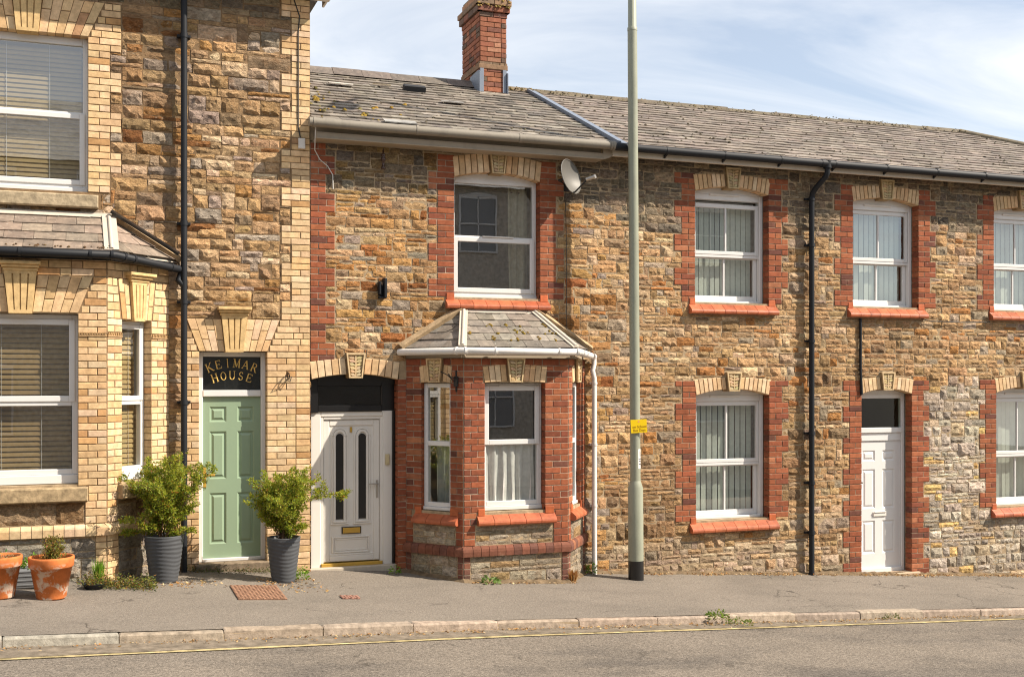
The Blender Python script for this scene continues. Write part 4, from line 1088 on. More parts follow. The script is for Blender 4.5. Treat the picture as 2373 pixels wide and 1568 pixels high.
pane(DC, F, u0+.05, u1-.05, 1.77, 2.21, w-.04, glass_mat('fanlight_glass', 1.4, (.75, .82, .72)))
def panel_door(parent, F, u0, u1, v0, v1, w, mat, rows, side, mid, rec=.012):
    """leaf with a grid of sunk, fielded panels: rows = [(v0, v1)]"""
    lf = MB(); cu = (u0+u1)/2
    cols = [(u0+side, cu-mid/2), (cu+mid/2, u1-side)]
    core_h = [(a, b, c, d) for (c, d) in rows for (a, b) in cols]
    us = sorted({u0, u1, *[x for h in core_h for x in h[:2]]}); vs = sorted({v0, v1, *[x for h in core_h for x in h[2:]]})
    for a, b in zip(us, us[1:]):
        for c, d in zip(vs, vs[1:]):
            if any(h[0] < (a+b)/2 < h[1] and h[2] < (c+d)/2 < h[3] for h in core_h): continue
            lf.add([F(a, c, w), F(b, c, w), F(b, d, w), F(a, d, w)], [(0, 1, 2, 3)])
    for (a, b, c, d) in core_h:
        t = .016; t2 = .05; P = lambda k, z: [F(a+k, c+k, z), F(b-k, c+k, z), F(b-k, d-k, z), F(a+k, d-k, z)]
        vs_ = P(0, w)+P(t, w-rec)+P(t+.012, w-rec)+P(t2, w-.001)
        fs = [(r*4+i, r*4+(i+1) % 4, (r+1)*4+(i+1) % 4, (r+1)*4+i) for r in range(3) for i in range(4)]+[(12, 13, 14, 15)]
        lf.add(vs_, fs)
    box(lf, F, u0, u1, v0, v1, w-.045, w-.03)
    return obj('door_leaf', lf, mat, parent)
leafC = panel_door(DC, F, u0+.058, u1-.058, -.29, 1.575, w-.03, UPVC, [(-.07, .41), (.59, 1.165), (1.285, 1.44)], .10, .13)
lp = MB(); box(lp, F, 5.73, 5.96, .47, .535, w-.03, w-.012, .006); box(lp, F, 5.74, 5.95, .528, .54, w-.02, w, .003); obj('letter_box', lp, UPVC_OLD, leafC)
st = MB(); box(st, F, u0-.02, u1+.12, -.45, gz(6.3, 0)+.045, -.25, .06, .01); obj('door_step', st, paint('sandstone_step', (.48, .36, .25), .8, .2, .5, 9), DC)
kc = MB(); box(kc, F, u0+.02, u0+.05, 1.03, 1.09, w, w+.05, .004); box(kc, F, u0-.02, u0+.03, .98, 1.0, w+.12, w+.15, .003); obj('door_handle', kc, IRON, DC)

# ------------------------------------------------------------------ roofs of B and C
SL = math.hypot(3.3, 1.478)
def main_roof(house, u0, u1, hipright, pal, name='roof'):
    rf = MB(); p = lambda u, y, z: Vector((u, y, z))
    uh = u1-3.3 if hipright else u1
    rf.add([p(u0, -.32, 5.475), p(u1+(.32 if hipright else 0), -.32, 5.475), p(uh, 3.0, 6.955), p(u0, 3.0, 6.955), p(u0, 6.3, 5.475), p(u1+(.3 if hipright else 0), 6.3, 5.475)], [(0, 1, 2, 3), (3, 2, 5, 4)]+([(1, 5, 2)] if hipright else []))
    o = obj(name, rf, SLATE, house)
    F = Face((u0, -.33, 5.50), (1, 0, 0), (0, 3.33, 1.478))
    L = u1-u0; V = math.hypot(3.33, 1.478)
    edge = (lambda v: (0, L+.33-(3.63)*v/V)) if hipright else (lambda v: (0, L))
    return o, F, edge, V
roofB, FrB, edB, VB = main_roof(HB, -2.59, SPLIT, False, PAL_SLATE)
chim_u0, chim_u1, chim_y0, chim_y1 = .455, .875, 2.6, 3.43
slates(HB, roofB, FrB, edB, VB, .195, .235, PAL_SLATE, lift=.023, thick=.013, brk=.13, jt=.018)
roofC, FrC, edC, VC = main_roof(HC, SPLIT, 13.2, True, PAL_SLATEC)
slates(HC, roofC, FrC, edC, VC, .195, .25, PAL_SLATEC, lift=.022, thick=.012, brk=.12, jt=.014)
# odd pale, slipped and missing slates, moss on the left of roof B
rp = MB()
for (u, v, w_, h_, c) in ((.62, 2.50, .34, .17, (.50, .47, .43)), (.86, .10, .40, .22, (.36, .36, .35)), (2.06, 1.86, .32, .12, (.42, .41, .40)), (1.30, 2.78, .26, .10, (.5, .42, .30))):
    q = MB(); p = [FrB(u, v, .062), FrB(u+w_, v-.01, .062), FrB(u+w_+.03, v+h_, .046), FrB(u+.02, v+h_, .046)]
    q.add(p+[x-FrB.n*.014 for x in p], [(0, 1, 2, 3), (4, 5, 1, 0), (5, 6, 2, 1), (7, 4, 0, 3)], c); obj('slate', q, SLATE, roofB)
gp_ = MB(); box(gp_, FrB, 1.72, 2.04, 2.62, 2.72, .02, .10, .01); obj('roof_vent', gp_, BLACKPVC, roofB)
ms = MB()
for k in range(34):
    u = abs(rng.gauss(.0, .55))+.03; v = .12+abs(rng.gauss(.9, .62))
    if u > 1.7 or v > 3: continue
    for q in range(rng.choice([1, 1, 2])): moss_clump(ms, FrB(u+q*.04, v+rng.uniform(-.01, .01), .035), FrB.n, rng.uniform(.015, .042), jit((.22, .145, .028) if rng.random() < .5 else (.13, .11, .045), .25, .1))
for k in range(26):
    u = rng.uniform(.2, 3.9); v = rng.uniform(.1, 3.3); moss_clump(ms, FrB(u, v, .02), FrB.n, rng.uniform(.008, .022), jit((.10, .085, .055), .3, .1))
obj('moss', ms, MOSS, roofB, kind='stuff')
ms = MB()
for k in range(260):
    u = rng.uniform(.1, 10.5); v = .195*rng.randint(0, 17)+rng.uniform(-.01, .03)
    if u > edC(v)[1]-.1: continue
    moss_clump(ms, FrC(u, v, .02), FrC.n, rng.uniform(.010, .026), jit((.075, .065, .045), .3, .1))
obj('moss', ms, MOSS, roofC, kind='stuff')
# ridge tiles
def ridge(house, roof, u0, u1, L, col, r=.105, m_=SLATE, rough=False):
    n = int(round((u1-u0)/L))
    for k in range(n):
        a, b = u0+(u1-u0)*k/n, u0+(u1-u0)*(k+1)/n-.006; mb = MB(); c = jit(col, .12, .04); dz = rng.uniform(-.006, .006)
        prof = [(-.20, -.10), (-.11, -.03), (-.04, .035), (0, .05), (.04, .035), (.11, -.03), (.2, -.10)]
        if rough: prof = [(y*.55, (z-.035)*.8+rng.uniform(-.012, .012)) for y, z in prof]
        vs = [(x_, 3.0+y, 7.025+z+dz) for x_ in (a, b) for (y, z) in prof]; mm = len(prof)
        mb.add(vs, [(i, i+1, mm+i+1, mm+i)[::-1] for i in range(mm-1)]+[tuple(range(mm)), tuple(reversed(range(mm, 2*mm)))], c)
        obj('ridge_tile', mb, m_, roof)
ridge(HB, roofB, -2.59, .47, .46, (.15, .125, .11)); ridge(HB, roofB, .87, SPLIT, .45, (.16, .125, .08), rough=True)
ridge(HC, roofC, SPLIT, 9.9, .45, (.13, .105, .07), rough=True)
hp = MB(); tube(hp, [(9.85, 3.0, 6.985), (13.5, -.32, 5.50)], .07, 8, (.20, .165, .11)); obj('hip_ridge', hp, SLATE, roofC)
ms = MB()
for k in range(330):
    u = rng.uniform(SPLIT, 9.9); moss_clump(ms, (u, 3.0-rng.uniform(.0, .13), 6.985+rng.uniform(-.02, .03)), (0, -.4, 1), rng.uniform(.008, .022), jit((.15, .115, .05) if rng.random() < .5 else (.07, .06, .04), .3, .1))
for k in range(70):
    u = rng.uniform(.88, SPLIT); moss_clump(ms, (u, 3.0-rng.uniform(.0, .13), 6.985+rng.uniform(-.02, .03)), (0, -.4, 1), rng.uniform(.008, .022), jit((.16, .12, .05), .3, .1))
obj('ridge_moss', ms, MOSS, roofC, kind='stuff')
ld = MB(); beam(ld, (SPLIT, -.34, 5.515), (SPLIT, 2.93, 6.965), .13, .03, (0, -.4, 1)); beam(ld, (SPLIT-.05, -.34, 5.53), (SPLIT-.05, 2.93, 6.98), .035, .035, (0, -.4, 1)); obj('lead_strip', ld, LEAD, roofB)
# eaves, gutters
fs_ = MB(); box(fs_, FRONT, -2.56, 1.17, 5.345, 5.50, .15, .18, .004); box(fs_, FRONT, -2.56, 1.17, 5.345, 5.415, .20, .245, .004); box(fs_, FRONT, -2.56, 1.17, 5.33, 5.346, 0, .262, .004)
prism(fs_, FRONT, [(1.17, 5.346), (1.17, 5.33), (1.26, 5.36), (1.3, 5.385), (1.3, 5.47), (1.17, 5.47)][::-1], .21, .2445); obj('fascia', fs_, BEIGE, HB)
gb = MB(); tube(gb, [(-2.66, -.325, 5.505), (-2.0, -.325, 5.50), (1.30, -.325, 5.507)], .056, 14); gbo = obj('gutter', gb, GUTGREY, HB)
gc = MB()
for u in (-2.6, -1.35, -.02, 1.24, 1.275): tube(gc, [(u-.014, -.325, 5.502), (u+.014, -.325, 5.502)], .062, 14)
obj_split('gutter_clip', gc, GUTGREY, gbo)
fc = MB(); box(fc, FRONT, 1.3, 13.3, 5.382, 5.50, .225, .262, .004); obj('fascia', fc, paint('cream_fascia', (.56, .49, .40), .6, .3, .4, 5), HC)
gcx = MB(); tube(gcx, [(1.29, -.33, 5.492), (4.5, -.33, 5.484), (13.3, -.33, 5.478)], .052, 14); gco = obj('gutter', gcx, BLACKPVC, HC)
for k in range(13):
    u = 2.05+.88*k; q = MB(); tube(q, [(u-.015, -.33, 5.487), (u+.015, -.33, 5.487)], .057, 12); prism(q, Face((u, 0, 0), (0, -1, 0)), [(.262, 5.44), (.262, 5.40), (.34, 5.44)], -.012, .012); obj('gutter_bracket', q, BLACKPVC, gco)
dp = MB(); tube(dp, [(4.565, -.33, 5.47), (4.565, -.33, 5.36), (4.555, -.31, 5.31), (4.50, -.14, 5.16), (4.485, -.095, 5.10), (4.48, -.085, 5.02), (4.48, -.085, gz(4.48, 0)-.03)], .038, 12); dpo = obj('downpipe', dp, BLACKPVC, HC)
pc = MB()
for z in (5.0, 4.35, 3.0, 1.7, 1.0, .3): tube(pc, [(4.48, -.085, z), (4.48, -.085, z+.05)], .046, 12); box(pc, FRONT, 4.40, 4.56, z+.01, z+.04, 0, .05, .004)
tube(pc, [(4.565, -.33, 5.42), (4.565, -.33, 5.53)], .058, 12); tube(pc, [(4.46, -.33, 5.484), (4.67, -.33, 5.484)], .057, 12)
obj('pipe_clip', pc, BLACKPVC, dpo)
sp = MB(); tube(sp, [(5.352, -.03, 3.36), (5.352, -.03, 2.62), (5.372, -.03, 2.26)], .02, 8); obj('overflow_pipe', sp, BLACKPVC, HC)

# chimney
ch = MB(); FCh = Face((chim_u0, chim_y0, 0), (1, 0, 0)); FCl = Face((chim_u0, chim_y1, 0), (0, -1, 0)); FCr = Face((chim_u1, chim_y0, 0), (0, 1, 0)); WD = chim_u1-chim_u0; DP = chim_y1-chim_y0
box(ch, FCh, .004, WD-.004, 6.3, 8.12, -DP+.004, -.004); chim = obj('chimney', ch, MORT_DARK, HB)
PAL_CH = [(4, (.33, .135, .08)), (3, (.28, .11, .066)), (2.4, (.21, .095, .068)), (2, (.15, .10, .075)), (.8, (.38, .19, .12))]
for F_, W_ in ((FCh, WD), (FCl, DP), (FCr, DP)):
    v = 6.45
    while v < 7.93:
        ext = .022 if abs(v-7.20) < .04 else 0
        brick_panel(HB, chim, F_, -ext, W_+ext, v, v+.075, PAL_CH if not ext else [(1, (.22, .15, .10)), (1, (.33, .15, .09))], ph=int(v/.075), vcourse=.075, pri=1.5)
        if ext:
            pass
        v += .075
    for q, (e, h) in enumerate(((.016, .075), (.05, .10), (.07, .085))):
        vv = 7.95+sum(x_[1] for x_ in ((.016, .075), (.05, .10), (.07, .085))[:q])
        n = 2 if W_ < .5 else 4
        for k in range(n):
            a, b = -e+(W_+2*e)*k/n+.004, -e+(W_+2*e)*(k+1)/n-.004
            mb = MB(); box(mb, F_, a, b, vv+.004, vv+h-.004, -.03, e, .006, jit(pick(PAL_CH if q < 2 else [(1, (.30, .19, .12)), (1, (.24, .17, .12))]), .12, .04), back=False); piece(HB, chim, 'brick', mb, BRICK, 1.5)
bb = MB(); box(bb, FCh, -.022, WD+.022, 7.165, 7.235, -DP-.02, .022, .006, (.25, .16, .10)); obj('band_course', bb, BRICK, chim)
cp = MB(); box(cp, FCh, -.01, WD+.01, 8.21, 8.33, -DP, .01, .03, (.40, .22, .13)); box(cp, FCh, .0, WD, 8.33, 8.36, -DP+.02, -.02, .02, (.30, .26, .2)); obj('chimney_cap', cp, BRICK, chim)
ms = MB()
for k in range(90): moss_clump(ms, (chim_u0+rng.uniform(-.05, WD+.05), chim_y0-.055-rng.uniform(0, .015), rng.choice([8.21, 8.12, 8.3, 8.24])+rng.uniform(-.03, .02)), (0, -.6, .8), rng.uniform(.010, .03), jit((.20, .14, .05), .3, .1))
obj('moss', ms, MOSS, chim, kind='stuff')
pt = MB(); lathe(pt, (chim_u0+WD/2, chim_y0+DP*.7, 8.33), [(.14, 0), (.125, .3), (.12, .55), (.15, .58), (.15, .64), (.11, .64), (.1, .3)], 16); obj('chimney_pot', pt, paint('old_terracotta', (.36, .15, .08), .9, .1, .5, 9), chim)
cf = MB(); 
zf = lambda y: 5.475+(y+.32)*1.478/3.32
for s, uu in ((-1, chim_u0), (1, chim_u1)):
    pl = [Vector((uu+s*.008, y, zf(y)+dz)) for y, dz in ((2.55, -.02), (3.0, .0), (3.0, .17), (2.62, .36), (2.55, .36))]
    cf.add(pl+[q_+Vector((s*.012, 0, 0)) for q_ in pl], [(0, 1, 2, 3, 4), (9, 8, 7, 6, 5), (4, 9, 5, 0), (3, 8, 9, 4)])
    box(cf, FCh, (0 if s < 0 else WD-.055)-.002, (.055 if s < 0 else WD)+.002, 6.72, 7.17, -.01, .022, .003)
obj_split('lead_flashing', cf, LEAD, chim)
ap = MB(); beam(ap, (chim_u0-.03, 2.56, 6.77), (chim_u1+.03, 2.56, 6.77), .10, .03, (0, -.5, 1)); obj('apron_flashing', ap, FELT, chim)

obj_split('mortar', mB, MORT_PALE, wallB); obj_split('mortar', mC, mortar_mat('grey_brown_mortar', (.36, .27, .19), .6), wallC)
# ------------------------------------------------------------------ house A
ra = []; af = []
F = FA
quoin(HA, wallA, FA, -2.594, -1, 3.19, 7.02, .222, .342, PAL_CREAM, jamb=.02, start=0, mort=mA, rects=ra)
brick_panel(HA, wallA, FA, A_DOOR[1], -2.594, gz(-2.9, 0)-.08, 2.812, PAL_CREAM, dl=.16, mort=mA); brick_panel(HA, wallA, FA, -4.06, A_DOOR[0], gz(-4, 0)-.08, 2.812, PAL_CREAM, dr=.16, mort=mA)
ra += [(A_DOOR[0]-.02, A_DOOR[1]+.02, -1, 2.82), (A_DOOR[1], -2.58, -1, 3.2), (-4.06, A_DOOR[0], -1, 2.82), (-4.02, -2.59, 2.80, 3.195)]
flat_arch(HA, wallA, FA, A_DOOR[0], A_DOOR[1], -4.02, -2.955, 2.815, 3.187, (-3.588, -3.382, -3.63, -3.335), 4, depth=.15)
# bricks either side of the splay
for k in range(5):
    v0 = 2.815+k*.0745; f = (k+.5)/5; brick_panel(HA, wallA, FA, A_DOOR[1]+(.145)*f+.012, -2.594, v0, v0+.0745, PAL_CREAM, ph=k, mort=mA)
    if k < 3: brick_panel(HA, wallA, FA, -4.06, A_DOOR[0]-.14*f-.012, v0, v0+.0745, PAL_CREAM, ph=k, mort=mA)
fluted_key(wallA, FA, (.102, .148, .192, -3.482), 2.806, 3.33); ra.append((-3.68, -3.28, 3.1, 3.34))
# upper window dressings
uc = -5.715
for s, e in ((1, A_UP[1]), (-1, A_UP[0])):
    quoin(HA, wallA, FA, e, s, 4.587, 6.33, .231, .350, PAL_CREAM, start=1, mort=mA, rects=ra)
    for k in range(5):
        v0 = 6.33+k*.079; f = (k+.5)/5; x0 = e+s*(.176*f+.012); x1 = e+s*.35
        brick_panel(HA, wallA, FA, min(x0, x1), max(x0, x1), v0, v0+.079, PAL_CREAM, ph=k, mort=mA)
flat_arch(HA, wallA, FA, A_UP[0], A_UP[1], A_UP[0]-.176, A_UP[1]+.176, 6.33, 6.725, (uc-.115, uc+.115, uc-.16, uc+.16), 6, depth=.13)
fluted_key(wallA, FA, (.112, .155, .21, uc), 6.318, 6.86)
ra += [(A_UP[0]-.36, A_UP[1]+.36, 6.32, 6.73), (A_UP[0], A_UP[1], 4.4, 6.4), (uc-.23, uc+.23, 6.5, 6.87), (A_UP[0]-.12, A_UP[1]+.12, 4.39, 4.59)]
sl = MB(); box(sl, FA, A_UP[0]-.107, A_UP[1]+.107, 4.40, 4.545, -.1, .10, .012, (.37, .30, .20)); sl.add([FA(A_UP[0], 4.545, .03), FA(A_UP[1], 4.545, .03), FA(A_UP[1], 4.59, -.12), FA(A_UP[0], 4.59, -.12)], [(0, 1, 2, 3)], (.37, .30, .20)); obj('window_sill', sl, SILLST, wallA)
box(mA, FA, -4.02, -2.955, 2.82, 3.185, -.01, .003, 0, back=False); box(mA, FA, A_UP[0]-.17, A_UP[1]+.17, 6.335, 6.72, -.01, .003, 0, back=False)
cA_, hA = BAYA['c'], BAYA['half']
def blockedA(u, v):
    for a in ra:
        if a[0]-.008 < u < a[1]+.008 and a[2] < v < a[3]: return True
    if v < 3.80 and abs(u-cA_) < BAYA['wall']: return True
    if 3.80 <= v < 4.36 and abs(u-cA_) < 1.66+(.90-1.66)*(v-3.80)/.55: return True
    return v < gz(u, 0)-.12 or u > -2.6
def placeA(a, b, c, d):
    vm = (c+d)/2; pal = PAL_A if 3.9 < vm < 6.75 else (PAL_A if vm < 3.9 else PAL_SOOT_SHADE)  # top band of this wall darkened: eaves shade put into the stone colour
    piece(HA, wallA, 'stone', stone_mb(FA, a, b, c, d, jit(pick(pal), .21, .07), 1.15), STONE)
fill_stones(FA, -7.75, -2.59, .1, 7.1, blockedA, placeA, cw=(.15, .50), ch=(4, 5, 5, 6, 6, 7), split=.45, jump=.14)
au = plain_window(HA, FA, A_UP[0], A_UP[1], A_UP[2]+.005, A_UP[3], 0, 5.465, w=-.11, t=.055, inset_low=True, sub=.05, tt=.085)
venetian(au, FA, A_UP[0]+.07, A_UP[1]-.07, 4.66, 6.25, -.24, .052, (.45, .33, .17))
# bay A
fwA = (hA-.565, hA+.565, 1.37, 3.185)
bayA, FFa, FRa, FLa, LA = bay(HA, BAYA, 'bay_window', 3.84, (.217, .674, 1.37, 3.14), fwA)
def bay_cream(F, L, wa, wb, vtop, front):
    m = MB()
    def bp(*a, **k): brick_panel(HA, bayA, F, *a, PAL_CREAM, mort=m, pri=1.3, **k)
    lo = (.115, L-.115) if front else (.17, L-.17)
    bp(0, lo[0], .10, .82); bp(lo[1], L, .10, .82)
    bp(0, .22 if front else .15, .95, 1.19); bp(L-(.22 if front else .15), L, .95, 1.19)
    bp(0, wa-.10 if front else wa-.06, 1.19, 1.355, vcourse=.08); bp(wb+.10 if front else wb+.06, L, 1.19, 1.355, vcourse=.08)
    bp(0, wa, 1.355, vtop, dr=.13); bp(wb, L, 1.355, vtop, dl=.13, ph=1)
    t = .15 if front else .06
    n = 5; hh = (3.585-vtop)/n
    for k in range(n):
        f = (k+.5)/n; v0 = vtop+k*hh
        bp(0, max(.03, wa-t*f-.012), v0, v0+hh, vcourse=hh, ph=k); bp(min(L-.03, wb+t*f+.012), L, v0, v0+hh, vcourse=hh, ph=k)
    kc = (wa+wb)/2
    flat_arch(HA, bayA, F, wa, wb, wa-t, wb+t, vtop, 3.583, (kc-.115, kc+.115, kc-.165, kc+.165) if front else (kc-.085, kc+.085, kc-.125, kc+.125), 5 if front else 2, depth=.14)
    bp(0, L, 3.588, 3.83, vcourse=.08); box(m, F, wa-t, wb+t, vtop+.004, 3.58, -.01, .003, 0, back=False)
    fluted_key(bayA, F, (.113, .158, .195, kc) if front else (.083, .118, .20, kc), vtop-.015, 3.722 if front else 3.66)
    obj_split('mortar', m, MORT_DARK, bayA)
    # string course of plinth headers
    n = max(1, int(round(L/.104)))
    for k in range(n):
        a, b = L*k/n+.003, L*(k+1)/n-.003
        if k == 0: a = -.02
        if k == n-1: b = L+.02
        q = MB(); c = jit(pick(PAL_CREAM), .1, .04); prof = [(.822, .0), (.822, .045), (.90, .05), (.915, .044), (.95, -.01)]; mm = len(prof)
        q.add([F(a, p[0], p[1]) for p in prof]+[F(b, p[0], p[1]) for p in prof], [(i, i+1, mm+i+1, mm+i)[::-1] for i in range(mm-1)]+[tuple(range(mm)), tuple(reversed(range(mm, 2*mm)))], c)
        piece(HA, bayA, 'brick', q, BRICK, 1.5)
    for z, pal in (((lo[0]+.004, lo[1]-.004, .13, .815), PAL_APL), (((.22 if front else .15)+.004, L-(.22 if front else .15)-.004, .955, 1.185), PAL_ABAY)):
        fill_stones(F, z[0], z[1], z[2], z[3], lambda u, v: False, lambda a, b, c, d: piece(HA, bayA, 'stone', stone_mb(F, a, b, c, d, jit(pick(pal), .13, .05), .85), STONE, 1.5), cell=.025, cw=(.18, .5), ch=(5, 7, 8), split=.3)
    s = MB(); e0, e1 = (wa-.10, wb+.10) if front else (wa-.07, wb+.15)
    box(s, F, e0, e1, 1.195, 1.345, -.1, .10, .012, (.36, .27, .16)); s.add([F(e0+.02, 1.343, .03), F(e1-.02, 1.343, .03), F(e1-.02, 1.375, -.12), F(e0+.02, 1.375, -.12)], [(0, 1, 2, 3)], (.36, .27, .16)); obj('window_sill', s, SILLST, bayA)
    for a, b in ((0, wa-.002), (wb+.002, L)):      # moulded rope band
        rb = MB(); box(rb, F, a, b, 2.945, 2.962, -.01, .022, .003, (.42, .28, .15), False)
        k = int((b-a)/.024)
        for i in range(k):
            x0 = a+(b-a)*i/k; prism(rb, F, [(x0, 2.962), (x0+.014, 2.962), (x0+.022, 2.992), (x0+.008, 2.992)], 0, .024, (.42, .27, .13))
        obj('rope_band', rb, BRICK, bayA)
bay_cream(FFa, 2*hA, fwA[0], fwA[1], 3.195, True); bay_cream(FRa, LA, .217, .674, 3.145, False); bay_cream(FLa, LA, LA-.674, LA-.217, 3.145, False)
q = plain_window(HA, FFa, fwA[0], fwA[1], 1.375, 3.18, 0, 2.235, w=-.11, t=.06, inset_low=False, sub=.095, roomy=False, tt=.075)
c2 = MB(); ring(c2, FFa, fwA[0]+.03, fwA[1]-.03, 2.25, 3.13, .062, -.13, -.096, .006); obj('casement', c2, UPVC, q)
venetian(q, FFa, fwA[0]+.07, fwA[1]-.07, 1.5, 3.1, -.22, .055, (.36, .245, .115))
for Fs, a, b in ((FRa, .217, .674), (FLa, LA-.674, LA-.217)):
    q = plain_window(HA, Fs, a, b, 1.375, 3.135, 0, 2.235, w=-.10, t=.055, inset_low=False, sub=.095, roomy=False, tt=.06)
    c2 = MB(); ring(c2, Fs, a+.03, b-.03, 2.25, 3.10, .055, -.12, -.088, .006); obj('casement', c2, UPVC, q)
    venetian(q, Fs, a+.06, b-.06, 1.5, 3.08, -.20, .055, (.52, .37, .17))
roofA1, EL, ER, WLp, WRp, TLp, TRp = bay_roof(HA, 'bay_roof', cA_, .885, .90, 1.66, .815, .08, 4.30, 3.845, .205, .31, PAL_TILE, FELT, .15, .06, lift=.02)
fb = MB()
for p, q_ in ((WLp+Vector((.04, 0, 0)), EL), (EL, ER), (ER, WRp-Vector((.04, 0, 0)))):
    d = (q_-p).normalized(); nn = d.cross(Vector((0, 0, 1))); pp, qq = p-nn*.06, q_-nn*.06
    beam(fb, Vector((pp.x, pp.y, 3.755)), Vector((qq.x, qq.y, 3.755)), .02, .07, (0, 0, 1))
so = MB(); so.add([(WLp.x, .0, 3.757), (EL.x, EL.y+.05, 3.757), (ER.x, ER.y+.05, 3.757), (WRp.x, .0, 3.757)], [(0, 1, 2, 3)]); fb.join(so); obj('fascia', fb, BLACKP, roofA1)
gp = [WLp+Vector((-.03, -.05, -.03)), EL+Vector((-.03, -.05, -.03)), ER+Vector((.03, -.05, -.04)), WRp+Vector((.02, -.06, -.10))]
gutter(roofA1, gp, .045, BLACKPVC)
cl = MB()
for a, b, t in ((gp[1], gp[2], .5), (gp[1], gp[2], .87), (gp[1], gp[2], .985), (gp[2], gp[3], .12), (gp[2], gp[3], .26), (gp[2], gp[3], .82)):
    p = a.lerp(b, t); d = (b-a).normalized(); tube(cl, [p-d*.014, p+d*.014], .051, 12)
obj_split('gutter_clip', cl, BLACKPVC, roofA1)
ms = MB()
for k in range(34):
    t = 1-rng.random()**1.6; p = EL.lerp(ER, t)+Vector((0, .01+abs(rng.gauss(0, .02)), .03)); p.z += (p.y-EL.y)*.55
    moss_clump(ms, p, (0, -.5, 1), rng.uniform(.008, .022), jit((.10, .06, .03), .3, .1))
obj('moss', ms, MOSS, roofA1, kind='stuff')
# side gable verge of the bay roof (dark edge board on the right)
vb = MB(); beam(vb, WRp+Vector((-.03, -.16, .06)), Vector((cA_+.90, -.12, 4.36)), .06, .03, (0, -.4, 1)); obj('verge_board', vb, BLACKP, roofA1)
# downpipe
dp = MB(); tube(dp, [(-4.055, -.11, 7.2), (-4.055, -.11, gz(-4.05, 0)-.03)], .036, 12); tube(dp, [tuple(gp[3]), (-4.12, -.11, 3.62), (-4.06, -.11, 3.56)], .034, 10); dpo = obj('downpipe', dp, BLACKPVC, HA)
pc = MB()
for z in (6.4, 4.25, 3.35, 2.2, 1.1): tube(pc, [(-4.055, -.11, z), (-4.055, -.11, z+.05)], .043, 12); box(pc, FA, -4.13, -3.98, z+.01, z+.04, 0, .07, .004)
obj('pipe_clip', pc, BLACKPVC, dpo)
# eaves of house A
ev = MB(); box(ev, FRONT, -8.3, -2.36, 7.06, 7.25, .30, .33, .004); box(ev, FRONT, -8.3, -2.36, 7.035, 7.06, 0, .33, .004); box(ev, FRONT, -2.385, -2.36, 7.06, 7.3, -.3, .30); obj('eaves_board', ev, UPVC_OLD, HA)
gA = MB(); tube(gA, [(-8.3, -.40, 7.21), (-2.34, -.40, 7.21)], .055, 12); obj('gutter', gA, UPVC_OLD, HA)
ro = MB(); ro.add([(-8.3, -.45, 7.2), (-2.4, -.45, 7.2), (-2.4, 3.3, 9.3), (-8.3, 3.3, 9.3), (-2.4, 7, 7.2), (-8.3, 7, 7.2)], [(0, 1, 2, 3), (3, 2, 4, 5), (1, 4, 2)]); obj('roof', ro, SLATE, HA)
obj_split('mortar', mA, MORT_DARK, wallA)
# door A
DA = door_group(HA, FA, -3.48, .36); u0, u1 = A_DOOR[0], A_DOOR[1]; w = -.12; F = FA
room(DA, FA, u0+.02, u1-.02, .2, 2.8, .24)
fr = MB(); box(fr, F, u0, u0+.055, .345, 2.81, w-.08, w, .006); box(fr, F, u1-.055, u1, .345, 2.81, w-.08, w, .006); box(fr, F, u0+.055, u1-.055, 2.755, 2.81, w-.08, w-.001, .006)
box(fr, F, u0+.055, u1-.055, 2.285, 2.36, w-.08, w+.006, .006); box(fr, F, u0+.055, u1-.055, .345, .385, w-.08, w+.01, .006); obj('door_frame', fr, UPVC, DA)
leafA = panel_door(DA, F, u0+.056, u1-.056, .387, 2.284, w-.035, GREEN, [(.55, 1.15), (1.315, 1.875), (1.985, 2.165)], .078, .125, .014)
hn = MB(); box(hn, F, -3.822, -3.785, 1.22, 1.45, w-.035, w-.022, .006); box(hn, F, -3.81, -3.795, 1.355, 1.375, w-.03, w+.03, .002); box(hn, F, -3.81, -3.69, 1.353, 1.377, w+.012, w+.03, .006); obj('door_handle', hn, BRASS, leafA)
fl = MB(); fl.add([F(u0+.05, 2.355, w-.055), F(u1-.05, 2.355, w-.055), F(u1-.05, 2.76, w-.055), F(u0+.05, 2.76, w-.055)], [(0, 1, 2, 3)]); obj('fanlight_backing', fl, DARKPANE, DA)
pane(DA, F, u0+.05, u1-.05, 2.355, 2.76, w-.048, glass_mat('fanlight_glass', 1.35))
